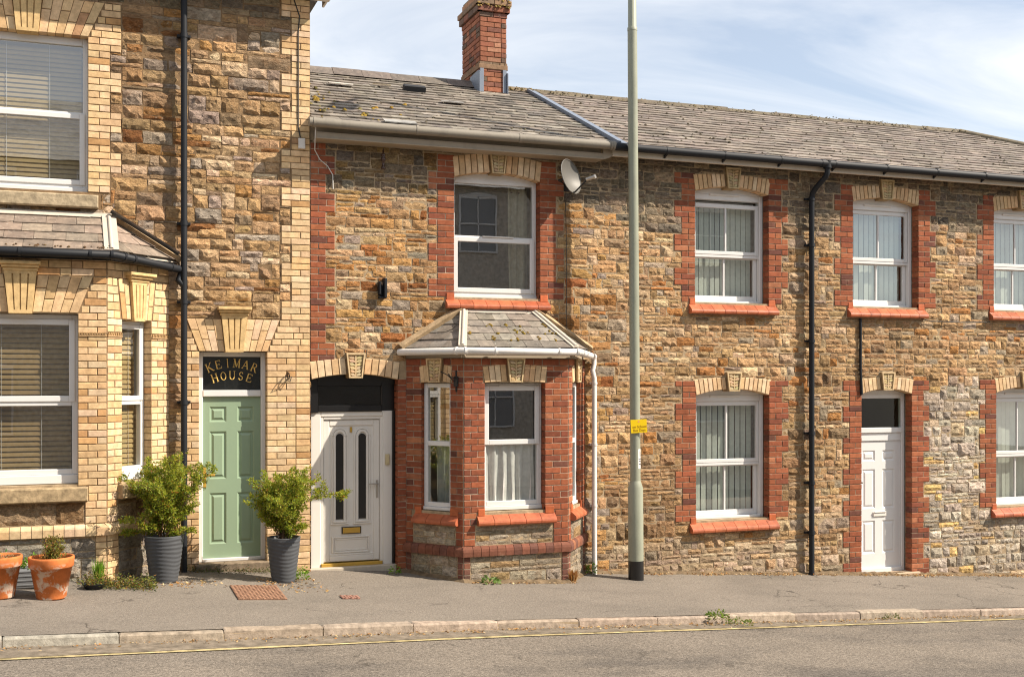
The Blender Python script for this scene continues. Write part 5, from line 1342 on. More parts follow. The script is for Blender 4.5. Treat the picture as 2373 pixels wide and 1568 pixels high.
# serif capitals drawn from thick and thin strokes; unit box 1 wide x 1 high
SER = {
 'K': [('s', .16, 0, .16, 1, 1), ('s', .2, .45, .82, 1, .45), ('s', .36, .58, .86, 0, 1), ('f', .16, 0), ('f', .16, 1), ('f', .86, 0), ('f', .80, 1)],
 'E': [('s', .2, 0, .2, 1, 1), ('s', .2, .97, .8, .97, .4), ('s', .2, .03, .84, .03, .4), ('s', .2, .52, .62, .52, .4), ('s', .8, .97, .8, .78, .4), ('s', .84, .03, .86, .25, .4), ('s', .62, .62, .62, .42, .4)],
 'I': [('s', .5, 0, .5, 1, 1), ('f', .5, 0), ('f', .5, 1)],
 'M': [('s', .12, 0, .14, 1, .45), ('s', .16, 1, .5, .05, 1), ('s', .5, .05, .84, 1, .45), ('s', .86, 0, .86, 1, 1), ('f', .12, 0), ('f', .86, 0), ('f', .12, 1), ('f', .88, 1)],
 'A': [('s', .12, 0, .48, 1, .45), ('s', .5, 1, .86, 0, 1), ('s', .26, .34, .72, .34, .4), ('f', .12, 0), ('f', .88, 0)],
 'R': [('s', .2, 0, .2, 1, 1), ('c', .46, .74, .27, .24, -95, 95), ('s', .2, .98, .48, .98, .4), ('s', .2, .5, .48, .5, .4), ('s', .46, .5, .86, 0, 1), ('f', .2, 0), ('f', .88, 0)],
 'H': [('s', .18, 0, .18, 1, 1), ('s', .82, 0, .82, 1, 1), ('s', .18, .52, .82, .52, .4), ('f', .18, 0), ('f', .18, 1), ('f', .82, 0), ('f', .82, 1)],
 'O': [('c', .5, .5, .38, .48, 0, 360)],
 'U': [('s', .18, .3, .18, 1, 1), ('c', .5, .3, .32, .3, 180, 360), ('s', .82, .3, .82, 1, .5), ('f', .18, 1), ('f', .82, 1)],
 'S': [('c', .5, .74, .26, .24, 20, 270), ('c', .5, .26, .28, .25, -170, 90)],
}
def serif(mb, ch, P, th=.15):
    """P maps the unit box to the face"""
    for st in SER[ch]:
        if st[0] == 's':
            _, a, b, c, d, k = st; L_ = math.hypot(c-a, d-b) or 1; t = th*k/2; nx, ny = -(d-b)/L_*t, (c-a)/L_*t
            mb.add([P(a-nx, b-ny), P(c-nx, d-ny), P(c+nx, d+ny), P(a+nx, b+ny)], [(0, 1, 2, 3)])
        elif st[0] == 'f':
            mb.add([P(st[1]-.14, st[2]-.025), P(st[1]+.14, st[2]-.025), P(st[1]+.14, st[2]+.025), P(st[1]-.14, st[2]+.025)], [(0, 1, 2, 3)])
        else:
            _, cx, cy, rx, ry, a0, a1 = st; n = 14
            for i in range(n):
                q0, q1 = R(a0+(a1-a0)*i/n), R(a0+(a1-a0)*(i+1)/n)
                k0 = th*(.25+.35*abs(math.cos(q0))); k1 = th*(.25+.35*abs(math.cos(q1)))
                mb.add([P(cx+math.cos(q0)*(rx-k0), cy+math.sin(q0)*(ry-k0)), P(cx+math.cos(q0)*(rx+k0*.4), cy+math.sin(q0)*(ry+k0*.4)), P(cx+math.cos(q1)*(rx+k1*.4), cy+math.sin(q1)*(ry+k1*.4)), P(cx+math.cos(q1)*(rx-k1), cy+math.sin(q1)*(ry-k1))], [(0, 1, 2, 3)])
tx = MB()
for word, Rr, vc, sz, step in (('KEIMAR', .60, 2.03, .10, 9.4), ('HOUSE', .60, 1.885, .098, 9.0)):
    n = len(word)
    for i, chh in enumerate(word):
        a = R((i-(n-1)/2)*step); wdt = sz*(.55 if chh == 'I' else .82)
        cu, cv = -3.485+math.sin(a)*Rr, vc+math.cos(a)*Rr
        def P(x, y, cu=cu, cv=cv, a=a, wdt=wdt):
            dx, dy = (x-.5)*wdt, y*sz; return F(cu+dx*math.cos(a)+dy*math.sin(a), cv-dx*math.sin(a)+dy*math.cos(a), w-.044)
        serif(tx, chh, P)
obj('house_name', tx, GOLD, DA)
st = MB(); box(st, FA, -3.93, -3.05, .0, .345, -.3, .055, .012, (.22, .17, .12)); obj('door_step', st, SILLST, DA)
flush_pieces()

# ------------------------------------------------------------------ things fixed to the walls
def pth(name, mb, mat, label, cat, **k): return obj(name, mb, mat, None, label=label, cat=cat, **k)
# satellite dish
dc = Vector((.66, -.30, 5.06)); dn = Vector((.60, -.77, .20)).normalized(); da = dn.cross(Vector((0, 0, 1))).normalized(); db = da.cross(dn)
dish = thing('satellite_dish', dc+Vector((-.1, .3, -.2)), 'grey satellite dish on the wall under the eaves, right of the upper bay-side window', 'satellite dish')
mb = MB(); vs = []; n = 24; m_ = 6
for j in range(m_+1):
    r_ = j/m_
    for k in range(n):
        t = 2*math.pi*k/n; vs.append(dc + da*math.cos(t)*.245*r_ + db*math.sin(t)*.225*r_ + dn*(.075*r_*r_-.04))
mb.add(vs, [(j*n+k, j*n+(k+1) % n, (j+1)*n+(k+1) % n, (j+1)*n+k) for j in range(m_) for k in range(n)], smooth=True)
rim = [dc + da*math.cos(2*math.pi*k/n)*.245 + db*math.sin(2*math.pi*k/n)*.225 + dn*.035 for k in range(n+1)]; obj('reflector', mb, DISHM, dish)
rm = MB(); tube(rm, rim, .006, 6); obj('rim', rm, DISHM, dish)
ar = MB(); b0 = dc-db*.21; tip = dc+dn*.26-db*.10; tube(ar, [b0-dn*.04, b0+dn*.05, tip], .011, 8); obj('arm', ar, IRON, dish)
lnb = MB(); tube(lnb, [tip-dn*.02, tip+dn*.09], .022, 10); tube(lnb, [tip+dn*.085, tip+dn*.11], .027, 10); obj('receiver_head', lnb, CHROME, dish)
mt = MB(); tube(mt, [dc-dn*.04, dc-dn*.14, (.76, -.02, 5.0)], .02, 8); box(mt, FRONT, .72, .80, 4.93, 5.06, 0, .02); obj('wall_bracket', mt, IRON, dish)
cb = MB(); tube(cb, [tuple(b0), (.72, -.05, 4.80), (.735, -.045, 4.4), (.74, -.045, 3.9), (.74, -.045, 3.3), (.75, -.045, 2.8)], .005, 6); obj('cable', cb, CABLE_D, dish)
# old ceramic insulator
ins = thing('insulator_bracket', (-1.716, -.01, 5.05), 'old brown ceramic wire insulator on an iron arm under the left eaves', 'insulator')
mb = MB(); lathe(mb, (-1.71, -.09, 5.04), [(.0, 0), (.026, .005), (.03, .03), (.018, .04), (.018, .10), (.03, .115), (.03, .145), (.018, .155), (.028, .165), (.028, .19), (.012, .20), (.012, .235), (0, .24)], 14); obj('ceramic', mb, CERAM, ins)
mb = MB(); tube(mb, [(-1.71, -.005, 5.08), (-1.71, -.09, 5.06)], .012, 8); tube(mb, [(-1.71, -.09, 5.05), (-1.71, -.09, 5.3)], .006, 6); obj('arm', mb, IRON, ins)
# black broken lamp bracket
mb = MB()
for (u0_, u1_, v0_, v1_, a) in ((-1.76, -1.735, 3.52, 3.68, .09), (-1.70, -1.665, 3.48, 3.72, .11), (-1.737, -1.70, 3.50, 3.64, .04)): box(mb, FRONT, u0_, u1_, v0_, v1_, 0, a, .008)
box(mb, FRONT, -1.755, -1.67, 3.475, 3.50, 0, .08, .006); pth('wall_light', mb, BLACKPVC, 'small black broken wall light on the stone between red brick quoins', 'wall light')
# iron lantern bracket on the bay
mb = MB(); bx = FLb(LB-.10, 2.46, .012); tube(mb, [bx+Vector((0, 0, -.12)), bx+Vector((0, -.0, .13))], .012, 8); tube(mb, [bx+Vector((0, 0, .04)), bx+FLb.n*.12+Vector((0, 0, .05)), bx+FLb.n*.16+Vector((0, 0, .09))], .008, 8); box(mb, FLb, LB-.13, LB-.07, 2.40, 2.52, .01, .03, .004)
tube(mb, [bx+Vector((0, 0, -.02)), bx+FLb.n*.10-FLb.e*.06+Vector((0, 0, .08)), bx+FLb.n*.16-FLb.e*.12+Vector((0, 0, .12))], .006, 6)
pth('hanging_bracket', mb, IRON, 'black iron hanging-basket bracket on the shaded left face of the bay', 'bracket')
mb = MB(); tube(mb, [(-2.857, -.02, 2.55), (-2.857, -.10, 2.56), (-2.857, -.14, 2.53), (-2.857, -.10, 2.49), (-2.857, -.02, 2.50)], .007, 6); tube(mb, [(-2.885, -.05, 2.54), (-2.89, -.07, 2.48), (-2.84, -.08, 2.46), (-2.82, -.06, 2.52)], .006, 6); tube(mb, [(-2.857, -.02, 2.44), (-2.857, -.03, 2.58)], .006, 6)
pth('wall_hook', mb, IRON, 'rusty iron hook on the buff brick right of the green door', 'hook')
mb = MB(); box(mb, FA, -2.735, -2.655, 5.235, 5.36, 0, .045, .006); jb = pth('junction_box', mb, UPVC_OLD, 'small white cable box on the buff brick corner beside the lower eaves', 'junction box')
mb = MB(); tube(mb, [(-2.705, -.04, 5.34), (-2.735, -.03, 5.5), (-2.735, -.03, 6.6), (-2.72, -.03, 6.82), (-2.80, -.03, 7.05)], .008, 6); obj('cable', mb, CABLE_D, jb)
mb = MB(); pts = [(-2.575, -.30, 5.5), (-2.58, -.28, 5.33), (-2.55, -.10, 5.22), (-2.48, -.05, 5.12), (-2.38, -.03, 5.05), (-2.32, -.03, 4.95), (-2.315, -.03, 4.78)]; tube(mb, pts, .006, 6)
cbw = MB(); tube(cbw, [(6.42, -.05, 3.37), (6.6, -.045, 3.345), (7.1, -.045, 3.335), (7.7, -.045, 3.35)], .007, 6); pth('wall_cable', cbw, CABLE_D, 'thin dark cable sagging between the two right-hand upper sills', 'cable')
pth('loose_cable', mb, CABLE_W, 'thin loose white cable hanging from the left end of the grey gutter', 'cable')

# ------------------------------------------------------------------ lamp post, signs
px, py = 1.53, -.47; pz = gz(px, py)
lamp = thing('lamp_post', (px, py, pz), 'tall pale green lamp post with wide lower base section on the pavement', 'lamp post')
mb = MB(); lean = Vector((-.0076, 0, 1))
def pp(h): return Vector((px, py, pz))+lean*h
tube(mb, [pp(-.05), pp(.245)], .1005, 24); obj('base_band', mb, BLACKP, lamp)
mb = MB(); tube(mb, [pp(.245), pp(1.18), pp(1.25), pp(1.27)], [.0985, .0975, .074, .068], 24); obj('base_section', mb, POLEM, lamp)
mb = MB(); tube(mb, [pp(1.27), pp(7.05)], [.067, .061], 24); obj('shaft', mb, POLEM, lamp)
mb = MB(); tube(mb, [pp(7.05), pp(7.09), pp(7.10), pp(9.3)], [.064, .064, .055, .045], 24); obj('upper_shaft', mb, POLEM, lamp)
mb = MB(); tube(mb, [pp(9.3), pp(9.5)+Vector((0, -.15, 0)), pp(9.58)+Vector((0, -.6, 0))], .035, 12); box(mb, Face(pp(9.55)+Vector((0, -.6, 0)), (1, 0, 0)), -.12, .12, -.06, .08, 0, .55, .03); obj('lantern', mb, POLEM, lamp)
mb = MB(); dd = MB(); FSt = Face(pp(1.5)+Vector((0, -.062, 0)), (.88, -.2, 0))
# identification sticker wraps the shaft
def wrap(mb, h0, h1, a0, a1, r, col=(.5, .5, .5)):
    n = 6; vs = []
    for k in range(n+1):
        a = R(a0+(a1-a0)*k/n); d = Vector((math.sin(a), -math.cos(a), 0)); vs += [pp(h0)+d*r, pp(h1)+d*r]
    mb.add(vs, [(2*k, 2*k+2, 2*k+3, 2*k+1) for k in range(n)], col, True)
wrap(mb, 1.43, 1.68, 8, 62, .0678); obj('number_sticker', mb, UPVC, lamp)
for (h0, h1, a0, a1) in ((1.585, 1.655, 30, 40), (1.545, 1.562, 16, 30), (1.545, 1.562, 38, 52), (1.515, 1.53, 20, 50), (1.478, 1.494, 18, 34), (1.478, 1.494, 40, 54)): wrap(dd, h0, h1, a0, a1, .0682)
obj('sticker_digits', dd, INK, lamp)
FSg = Face(pp(1.975)+Vector((.012, -.085, 0)), (.985, -.16, .055), (-.06, -.0, 1))
sg = thing('sign', FSg(0, 0, 0), 'small yellow notice strapped to the pale green lamp post', 'sign')
mb = MB(); box(mb, FSg, -.108, .108, -.085, .085, -.002, .002, .001); obj('sign_plate', mb, SIGNY, sg)
mb = MB(); tube(mb, [pp(1.99)+Vector((0, -.0, 0))-Vector((0, 0, .0)), pp(2.005)], .0705, 20); obj('strap', mb, CHROME, sg)
mb = MB(); prism(mb, FSg, [(math.cos(t*.785)*.011, .058+math.sin(t*.785)*.011) for t in range(8)], .002, .0035); obj('rivet', mb, paint('pink_dot', (.75, .30, .2), .6), sg)
def text_obj(name, s, size, F, cu, cv, w, mat, parent):
    cu_ = bpy.data.curves.new(name, 'FONT'); cu_.body = s; cu_.size = size; cu_.align_x = 'CENTER'; cu_.offset = .0006
    tmp = bpy.data.objects.new(name, cu_); C.objects.link(tmp); dg = bpy.context.evaluated_depsgraph_get(); dg.update()
    me = bpy.data.meshes.new_from_object(tmp.evaluated_get(dg)); C.objects.unlink(tmp); bpy.data.objects.remove(tmp); bpy.data.curves.remove(cu_)
    mb = MB(); mb.add([F(cu+v.co.x, cv+v.co.y, w) for v in me.vertices], [tuple(p.vertices) for p in me.polygons]); bpy.data.meshes.remove(me)
    return obj(name, mb, mat, parent)
text_obj('lettering', 'on School', .047, FSg, .008, -.022, .003, SIGNT, sg); text_obj('lettering', 'Bus Days', .045, FSg, .004, -.066, .003, SIGNT, sg)

# ------------------------------------------------------------------ pots and plants
def leaf_quads(mb, P, d, L, Wd, col, up=None):
    d = Vector(d).normalized(); s = d.cross(Vector((rng.uniform(-1, 1), rng.uniform(-1, 1), rng.uniform(-.3, 1)))).normalized()
    nrm = d.cross(s); P = Vector(P)
    mb.add([P, P+d*L*.5+s*Wd/2+nrm*L*.08, P+d*L, P+d*L*.5-s*Wd/2+nrm*L*.08], [(0, 1, 2, 3)], col)
LEAFC = [(4, (.28, .34, .035)), (5, (.38, .41, .04)), (3, (.18, .26, .03)), (.8, (.10, .16, .02)), (1.5, (.46, .40, .06)), (.4, (.40, .18, .03))]
def shrub(name, base, lab, H, Rw, nst, sprays, seed, pal=LEAFC, group=None, leafL=.03, dense=1.0):
    r0 = random.Random(seed); t = thing(name, base, lab, 'plant', group); st = MB(); lv = MB(); base = Vector(base)
    def stem(p0, d, L, r, lev, lean):
        p = Vector(p0); d = Vector(d).normalized(); path = [p.copy()]; n = max(3, int(L/.055))
        for i in range(n):
            d = (d + Vector((r0.uniform(-.20, .20), r0.uniform(-.20, .20), r0.uniform(-.10, .16) - lean*i/n*.22))).normalized(); p = p + d*(L/n); path.append(p.copy())
            f = (i+1)/n
            if lev < 2 and f > .18 and r0.random() < (.85 if lev == 0 else .5):
                a = r0.uniform(0, 6.28); o = Vector((math.cos(a), math.sin(a), r0.uniform(-.1, .8))); stem(p, d*.55+o*.8, L*r0.uniform(.17, .36)*(1.2-.5*f), r*.5, lev+1, .4)
            if lev > 0 or f > .3:
                for q in range(int((11 if lev else 7)*dense)):
                    o = Vector((r0.gauss(0, 1), r0.gauss(0, 1), r0.gauss(.25, .8))); L_ = leafL*r0.uniform(.6, 1.3)
                    c = jit(pick(pal), .2, .08); leaf_quads(lv, p-d*r0.uniform(0, .06)+o*.010, d*.6+o, L_, L_*.5, c)
        tube(st, path, [r*(1-.7*i/n) for i in range(n+1)], 5, cap=False)
    for k in range(nst):
        a = r0.uniform(0, 6.28); rr = r0.uniform(.05, 1)**.5*Rw; tilt = r0.uniform(0, .24)
        stem(base+Vector((math.cos(a)*rr*.35, math.sin(a)*rr*.35, -.03)), (math.cos(a)*tilt, math.sin(a)*tilt, 1), H*r0.uniform(.5, 1.0)*(1-.35*tilt), .006, 0, .6)
    for (d, L) in sprays: stem(base+Vector((0, 0, .02)), d, L, .006, 0, .9); stem(base+Vector((0, 0, .02)), Vector(d)+Vector((0, .1, .05)), L*.8, .005, 0, .9)
    obj('stems', st, TWIG, t); obj('foliage', lv, LEAF, t); return t
def tall_planter(c, H, rt, rb, label, seed):
    r0 = random.Random(seed); t = thing('planter', c, label, 'planter', 'tall charcoal planters'); n = 40; prof = []; rows = 44
    for i in range(rows+1): prof.append((rb+(rt-rb)*(i/rows)**.85, H*i/rows))
    ph = [r0.uniform(0, 6.28) for _ in range(14)]
    def rf(r, z, a, i):
        s = z/H*11.5 + .22*math.sin(a*2+1.1*math.sin(z*9)+ph[0]) + .16*math.sin(a*3+ph[1]+z*5)
        f = s % 1.0; return r*(1+.062*(f if f < .82 else (1-f)/.18*.82))
    prof += [(rt*1.0, H+.004), (rt*.93, H+.004), (rt*.9, H-.05)]
    mb = MB(); lathe(mb, c, prof, n, rf=lambda r, z, a, i: rf(r, z, a, i) if i <= rows else r); obj('pot_body', mb, PLANTERM, t)
    s = MB(); s.add([(c[0]+math.cos(2*math.pi*k/20)*rt*.91, c[1]+math.sin(2*math.pi*k/20)*rt*.91, c[2]+H-.045) for k in range(20)], [tuple(range(20))]); obj('soil', s, SOIL, t)
    return t
P1 = (-4.31, -.66); P2 = (-3.01, -.655)
for (p, H, rt, rb, lab, sd_) in ((P1, .50, .205, .14, 'charcoal ribbed planter left of the green door, in front of the black downpipe', 3), (P2, .50, .185, .125, 'charcoal ribbed planter between the green door and the white door', 5)):
    tall_planter((p[0], p[1], gz(*p)), H, rt, rb, lab, sd_)
shrub('shrub', (P1[0], P1[1], gz(*P1)+.47), 'bushy yellow-green shrub in the planter left of the green door', 1.0, .15, 24, [((-1, -.25, .30), .50), ((.9, -.2, .35), .30)], 11, group='shrubs in the tall planters')
shrub('shrub', (P2[0], P2[1], gz(*P2)+.47), 'straggly yellow-green shrub in the planter right of the green door', .86, .14, 22, [((-1, -.2, 1.3), .62), ((.45, -.15, 1.5), .95), ((.3, -.1, 1.5), .9), ((.9, -.4, .5), .28)], 23, group='shrubs in the tall planters')
def clay_pot(c, H, rt, rb, label, seed):
    t = thing('flower_pot', c, label, 'flower pot', 'terracotta flower pots'); mb = MB(); rim = .26*H
    prof = [(rb*.4, 0), (rb*.96, 0), (rb, .012), (rt*.90, H-rim), (rt*.91, H-rim-.002), (rt*.975, H-rim+.012), (rt*.985, H-rim*.4), (rt, H-.02), (rt*.985, H), (rt*.90, H), (rt*.87, H-.03), (rt*.85, H-.14)]
    lathe(mb, c, prof, 40); obj('pot_body', mb, POT, t, loc=c)
    s = MB(); n = 24; s.add([(c[0], c[1], c[2]+H-.055)]+[(c[0]+math.cos(2*math.pi*k/n)*rt*.87, c[1]+math.sin(2*math.pi*k/n)*rt*.87, c[2]+H-.075+rng.uniform(-.01, .01)) for k in range(n)], [(0, 1+k, 1+(k+1) % n) for k in range(n)]); obj('soil', s, SOIL, t)
    return t
Q1 = (-5.43, -1.58); Q2 = (-5.90, -1.54)
clay_pot((Q1[0], Q1[1], gz(*Q1)+.002), .41, .215, .14, 'terracotta pot with white salt stains, nearest the bay corner', 1)
clay_pot((Q2[0], Q2[1], gz(*Q2)+.002), .405, .21, .138, 'cleaner terracotta pot cut off by the left edge of the photo', 2)
def tuft(name, base, label, H, Rw, n, pal, cat='plant', L=.022, stemn=1, blades=False, kind=None, group=None):
    base = Vector(base); lv = MB()
    for k in range(n):
        a = rng.uniform(0, 6.28); rr = Rw*rng.uniform(0, 1)**.6; h = H*rng.uniform(.15, 1)*(1-.5*(rr/Rw)**2)
        if blades:
            p = base+Vector((math.cos(a)*rr*.4, math.sin(a)*rr*.4, 0)); tip = base+Vector((math.cos(a)*rr, math.sin(a)*rr, H*rng.uniform(.5, 1))); s = Vector((-math.sin(a), math.cos(a), 0))*.004; c = jit(pick(pal), .2, .08)
            mid = p.lerp(tip, .55)+Vector((0, 0, H*.12)); lv.add([p-s, p+s, mid+s, tip, mid-s], [(0, 1, 2, 4), (4, 2, 3)], c)
        else:
            p = base+Vector((math.cos(a)*rr, math.sin(a)*rr, h)); o = Vector((math.cos(a), math.sin(a), rng.uniform(-.3, 1.2))); l = L*rng.uniform(.6, 1.4); leaf_quads(lv, p, o, l, l*.55, jit(pick(pal), .2, .08))
    if kind: return obj(name, lv, LEAF, None, kind=kind)
    return pth(name, lv, LEAF, label, cat, group=group)
PAL_DRY = [(3, (.30, .26, .06)), (2, (.22, .24, .04)), (2, (.36, .17, .05)), (1, (.14, .10, .04)), (2, (.18, .24, .03))]
PAL_FRESH = [(4, (.18, .34, .03)), (3, (.26, .40, .04)), (1, (.10, .2, .02))]
b1 = (Q1[0]+.0, Q1[1], gz(*Q1)+.345)
shrub('potted_plant', b1, 'half-dead wispy green and brown plant in the salt-stained pot', .27, .16, 16, [], 41, pal=PAL_DRY, leafL=.022, dense=.6); tuft('potted_plant', (Q2[0]+.04, Q2[1]-.02, gz(*Q2)+.345), 'flat withered straw-coloured plant in the pot at the photo edge', .07, .15, 300, [(3, (.42, .34, .18)), (2, (.30, .2, .1)), (1, (.3, .3, .08))], L=.02)
# grey trough behind the pots
tr_c = (-5.72, -1.02); tz = gz(*tr_c)
mb = MB(); box(mb, Face((tr_c[0], tr_c[1], tz), (1, 0, 0)), -.30, .30, 0, .20, -.12, .12, .015)
for k in range(4): box(mb, Face((tr_c[0], tr_c[1], tz), (1, 0, 0)), -.305, .305, .03+k*.045, .05+k*.045, .1, .126, .005)
pth('trough', mb, paint('grey_plastic', (.15, .155, .16), .6), 'low grey plastic trough behind the terracotta pots', 'trough')
tuft('trough_plant', (-5.63, -1.02, tz+.19), 'lime-green leafy plant in the grey trough between the pots', .15, .10, 130, PAL_FRESH, L=.035); tuft('trough_plant', (-5.88, -1.02, tz+.19), 'dark green broad-leaved plant in the grey trough behind the left pot', .2, .11, 70, [(3, (.05, .17, .05)), (2, (.09, .24, .06))], L=.055)
# broken tray with a withered plant
tc_ = (-5.03, -1.10); tz = gz(*tc_)
mb = MB(); lathe(mb, (tc_[0], tc_[1], tz), [(.03, .004), (.085, .004), (.115, .055), (.12, .06), (.108, .055), (.08, .012)], 22, rf=lambda r, z, a, i: r*(1+.06*math.sin(a*2))); pth('plant_tray', mb, BLACKPVC, 'squashed small black plant tray on the pavement near the bay corner', 'tray')
tuft('withered_plant', (tc_[0]-.02, tc_[1]+.04, tz+.03), 'brown withered plant spilling from the squashed black tray', .13, .16, 220, PAL_DRY, L=.02)
tuft('weed', (-4.98, -.86, gz(-4.98, -.86)), 'tall bright green grassy weed at the foot of the buff bay corner', .30, .10, 120, PAL_FRESH, 'weed', blades=True)
tuft('weed', (-2.80, -.62, gz(-2.8, -.62)), 'round lime-green leafy weed beside the right-hand charcoal planter', .17, .085, 170, PAL_FRESH, 'weed', L=.03)
tuft('weed', (-1.60, -.20, gz(-1.6, -.2)), 'small green weed at the right foot of the worn white door', .12, .07, 70, PAL_FRESH, 'weed', L=.03); tuft('weed', (-.56, -.76, gz(-.56, -.76)), 'small dandelion-like weed at the foot of the red brick bay front', .07, .08, 50, [(1, (.16, .27, .06)), (1, (.24, .34, .12))], 'weed', L=.06)
tuft('weed', (1.05, -.13, gz(1.05, -.13)), 'green weed at the foot of the white downpipe', .16, .07, 90, PAL_FRESH, 'weed', L=.03)
tuft('dry_weed', (.55, -.66, gz(.55, -.66)), 'orange-brown dried grass tuft at the right corner of the red bay', .17, .11, 260, [(3, (.48, .26, .08)), (2, (.38, .17, .05)), (1, (.55, .4, .2))], 'weed', blades=True)
kx = 1.42; tuft('kerb_weed', (kx, kerb_y(kx)-.03, kz(kx)-.04), 'largest green weed growing in the kerb joint right of the lamp post', .11, .12, 130, [(3, (.17, .27, .04)), (2, (.28, .30, .06)), (1, (.10, .16, .03))], 'weed', L=.035); tuft('kerb_weed', (kx+.22, kerb_y(kx+.2)-.13, kz(kx)-KH+.0), 'low green weed in the gutter just below the largest kerb weed', .06, .14, 110, [(2, (.17, .26, .05)), (1, (.30, .30, .08))], 'weed', L=.03)
kx = 3.85; tuft('kerb_weed', (kx, kerb_y(kx)-.05, kz(kx)-KH), 'small dull green weed in the gutter toward the right edge', .06, .10, 70, [(1, (.15, .18, .06)), (1, (.25, .24, .1))], 'weed', L=.028)
# creeping ground cover and leaf litter
def scatter(name, pts, pal, L, mat=LEAF, flat=.2):
    mb = MB()
    for (x_, y_, z_) in pts:
        a = rng.uniform(0, 6.28); l = L*rng.uniform(.5, 1.4); leaf_quads(mb, (x_, y_, z_+rng.uniform(.002, .012)), (math.cos(a), math.sin(a), rng.uniform(-.1, flat)), l, l*rng.uniform(.25, .6), jit(pick(pal), .2, .08))
    return obj(name, mb, mat, None, kind='stuff')
def clumpy(n, fx, fy, fz):
    out = []
    while len(out) < n:
        x_ = fx(); y_ = fy(x_); 
        if noise.noise(Vector((x_*2.3, y_*2.3, 4))) + rng.uniform(-.5, .5) > 0: out.append((x_, y_, fz(x_, y_)))
    return out
gc1 = [(x_, y_, gz(x_, y_)+abs(rng.gauss(0, .045))) for x_, y_ in ((rng.uniform(-5.1, -4.42), 0) for _ in range(2600)) for y_ in (-.98+rng.gauss(0, .10)-.10*(x_+5.1),)]
scatter('ground_cover', gc1, PAL_DRY+[(3, (.10, .13, .04)), (2, (.07, .07, .03))], .027, flat=.9)
gc2 = [(x_, -.11-abs(rng.gauss(0, .08)), gz(x_, -.1)+abs(rng.gauss(0, .03))) for x_ in (rng.uniform(-4.02, -3.0) for _ in range(750))]
scatter('ground_cover', gc2, [(3, (.07, .09, .03)), (2, (.14, .13, .05)), (1, (.2, .12, .05)), (1, (.12, .18, .03))], .022, flat=.9)
LIT = [(3, (.50, .33, .15)), (2, (.42, .22, .08)), (2, (.60, .46, .27)), (1, (.28, .16, .08))]
wl1 = clumpy(1500, lambda: rng.uniform(.5, 9.5), lambda x_: -.03-abs(rng.gauss(0, .07)), gz)+[(x_, y_, gz(x_, y_)) for x_, y_ in ((rng.uniform(-3.3, -2.6), rng.uniform(-1.35, -.5)) for _ in range(170))]+[(x_, y_, gz(x_, y_)) for x_, y_ in ((rng.gauss(-4.15, .2), rng.gauss(-.85, .13)) for _ in range(120))]+[(x_, y_, gz(x_, y_)) for x_, y_ in ((rng.uniform(-.8, .6), -.72-abs(rng.gauss(0, .05))) for _ in range(110))]
scatter('leaf_litter', wl1, LIT, .036, STRAW, .6)
db = MB(); N_ = 260
def wall_foot(x_): return -.70 if abs(x_+.192) < .68 else (-.03-.68*max(0, 1-(abs(x_+.192)-.68)/.523) if abs(x_+.192) < 1.203 else -.02)
cols_ = []
for i in range(N_+1):
    x_ = -1.5+11.5*i/N_; yf = wall_foot(x_); wd_ = .05+.06*abs(noise.noise(Vector((x_*2.1, 0, 3))))+.03*rng.random()
    cols_.append([(x_, yf+.02, gz(x_, yf)+.028+.02*rng.random()), (x_, yf-wd_*.4, gz(x_, yf)+.012+.016*rng.random()), (x_, yf-wd_, gz(x_, yf-wd_)-.006)])
for a, b in zip(cols_, cols_[1:]): db.add(a+b, [(0, 1, 4, 3), (1, 2, 5, 4)], (.2, .14, .09), True)
obj('wall_foot_dirt', db, mortar_mat('dirt_and_moss', (.20, .145, .09), .45), None, kind='stuff')
wl2 = clumpy(1300, lambda: rng.uniform(-6.5, 8), lambda x_: kerb_y(x_)-.02-abs(rng.gauss(0, .075)), lambda x_, y_: road_z(x_, y_)+.006)
scatter('leaf_litter', wl2, LIT, .028, STRAW, .3)
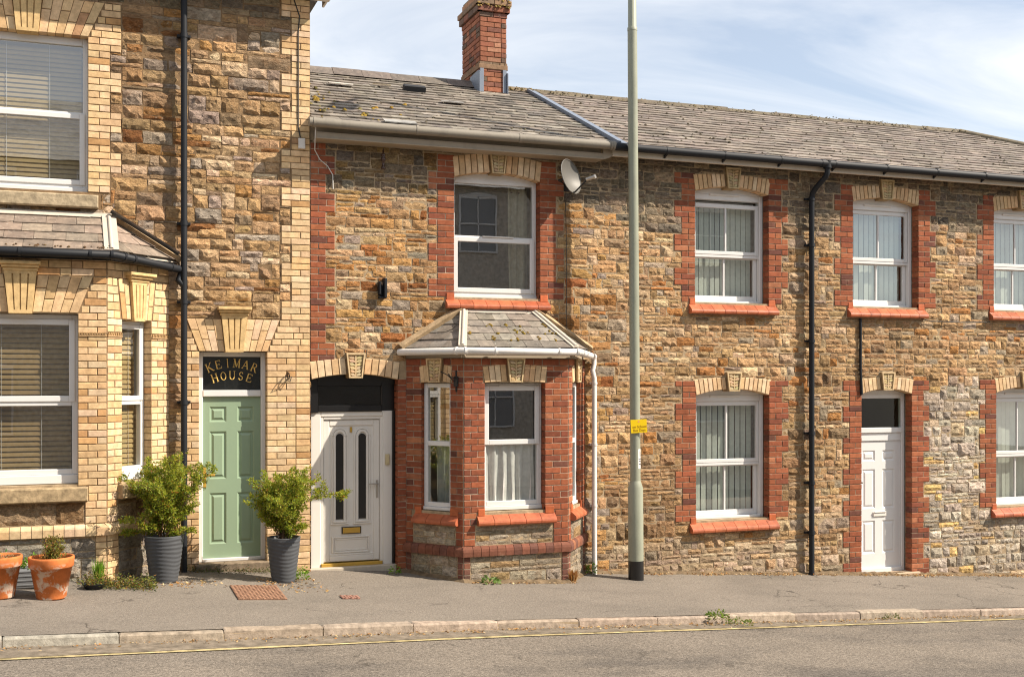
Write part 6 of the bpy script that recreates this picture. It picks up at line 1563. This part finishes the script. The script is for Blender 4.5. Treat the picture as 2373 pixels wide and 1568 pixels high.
# ------------------------------------------------------------------ covers in the pavement
def cover(x0, x1, y0, y1, label, nb, col):
    t = thing('drain_cover', ((x0+x1)/2, (y0+y1)/2, gz((x0+x1)/2, (y0+y1)/2)), label, 'drain cover'); P = lambda x_, y_, h: Vector((x_, y_, gz(x_, y_)+h))
    mb = MB(); mb.add([P(x0, y0, .010), P(x1, y0, .010), P(x1, y1, .010), P(x0, y1, .010)]+[P(x0, y0, -.02), P(x1, y0, -.02), P(x1, y1, -.02), P(x0, y1, -.02)], [(0, 1, 2, 3), (4, 5, 1, 0), (5, 6, 2, 1), (7, 4, 0, 3)], col); obj('plate', mb, RUST, t)
    mb = MB(); nx = nb; ny = max(2, int(nb*(y1-y0)/(x1-x0)))
    for i in range(nx):
        for j in range(ny):
            cx, cy = x0+(i+.5)*(x1-x0)/nx, y0+(j+.5)*(y1-y0)/ny; a = .016; b = .005
            d = (1, 1) if (i+j) % 2 else (1, -1)
            q = [(cx-a*d[0]-b*d[1], cy-a*d[1]+b*d[0]), (cx-a*d[0]+b*d[1], cy-a*d[1]-b*d[0]), (cx+a*d[0]+b*d[1], cy+a*d[1]-b*d[0]), (cx+a*d[0]-b*d[1], cy+a*d[1]+b*d[0])]
            mb.add([P(*z_, .010) for z_ in q]+[P(*z_, .015) for z_ in q], [(4, 5, 6, 7), (0, 1, 5, 4), (1, 2, 6, 5), (2, 3, 7, 6), (3, 0, 4, 7)], tuple(x_*1.5 for x_ in col))
    obj('tread_pattern', mb, RUST, t, kind='stuff')
cover(-3.64, -3.14, -1.70, -.95, 'large rusty patterned iron cover in front of the green door step', 14, (.20, .115, .075)); cover(-2.55, -2.36, -1.68, -1.52, 'small rusty iron cover in the pavement before the white door', 6, (.22, .12, .09))

# ------------------------------------------------------------------ houses over the road (seen only as reflections)
op = thing('opposite_house', (3, -18, -.5), 'stone terrace across the road, seen only as a reflection in the window glass', 'house')
FO = Face((17.0, -15.9, 0), (-1, 0, 0)); ob = MB()
ob.add([FO(0, -2, 0), FO(62, -2, 0), FO(62, 7.8, 0), FO(0, 7.8, 0), FO(0, -2, -6), FO(62, -2, -6), FO(62, 7.8, -6), FO(0, 7.8, -6)], [(0, 1, 2, 3), (4, 0, 3, 7), (1, 5, 6, 2), (5, 4, 7, 6)]); obj('wall', ob, mortar_mat('grey_render', (.60, .55, .47)), op)
orf = MB(); orf.add([FO(-.3, 7.75, .3), FO(62.3, 7.75, .3), FO(59, 9.9, -3), FO(3, 9.9, -3), FO(-.3, 7.75, -6.3), FO(62.3, 7.75, -6.3)], [(0, 1, 2, 3), (3, 2, 5, 4), (0, 3, 4), (1, 5, 2)]); obj('roof', orf, SLATE, op)
OPANE = paint('grey_pane_across_road', (.22, .235, .25), .3, .5)
for k in range(13):
    for v in (1.2, 5.95):
        u = 1.6+2.45*k; m = MB(); pts = arch_pts(u, u+1.1, v+1.55, .12)
        ring(m, FO, u, u+1.1, v, v+1.6, .045, 0, .06); box(m, FO, u+.535, u+.565, v, v+1.6, 0, .05); box(m, FO, u, u+1.1, v+.78, v+.82, 0, .05); head_plate(m, FO, u, u+1.1, v+1.5, v+1.55, .12, 0, .05); o = obj('window', m, UPVC, op)
        m = MB(); m.add([FO(u, v, .02), FO(u+1.1, v, .02), FO(u+1.1, v+1.6, .02), FO(u, v+1.6, .02)], [(0, 1, 2, 3)]); obj('pane', m, OPANE, o)
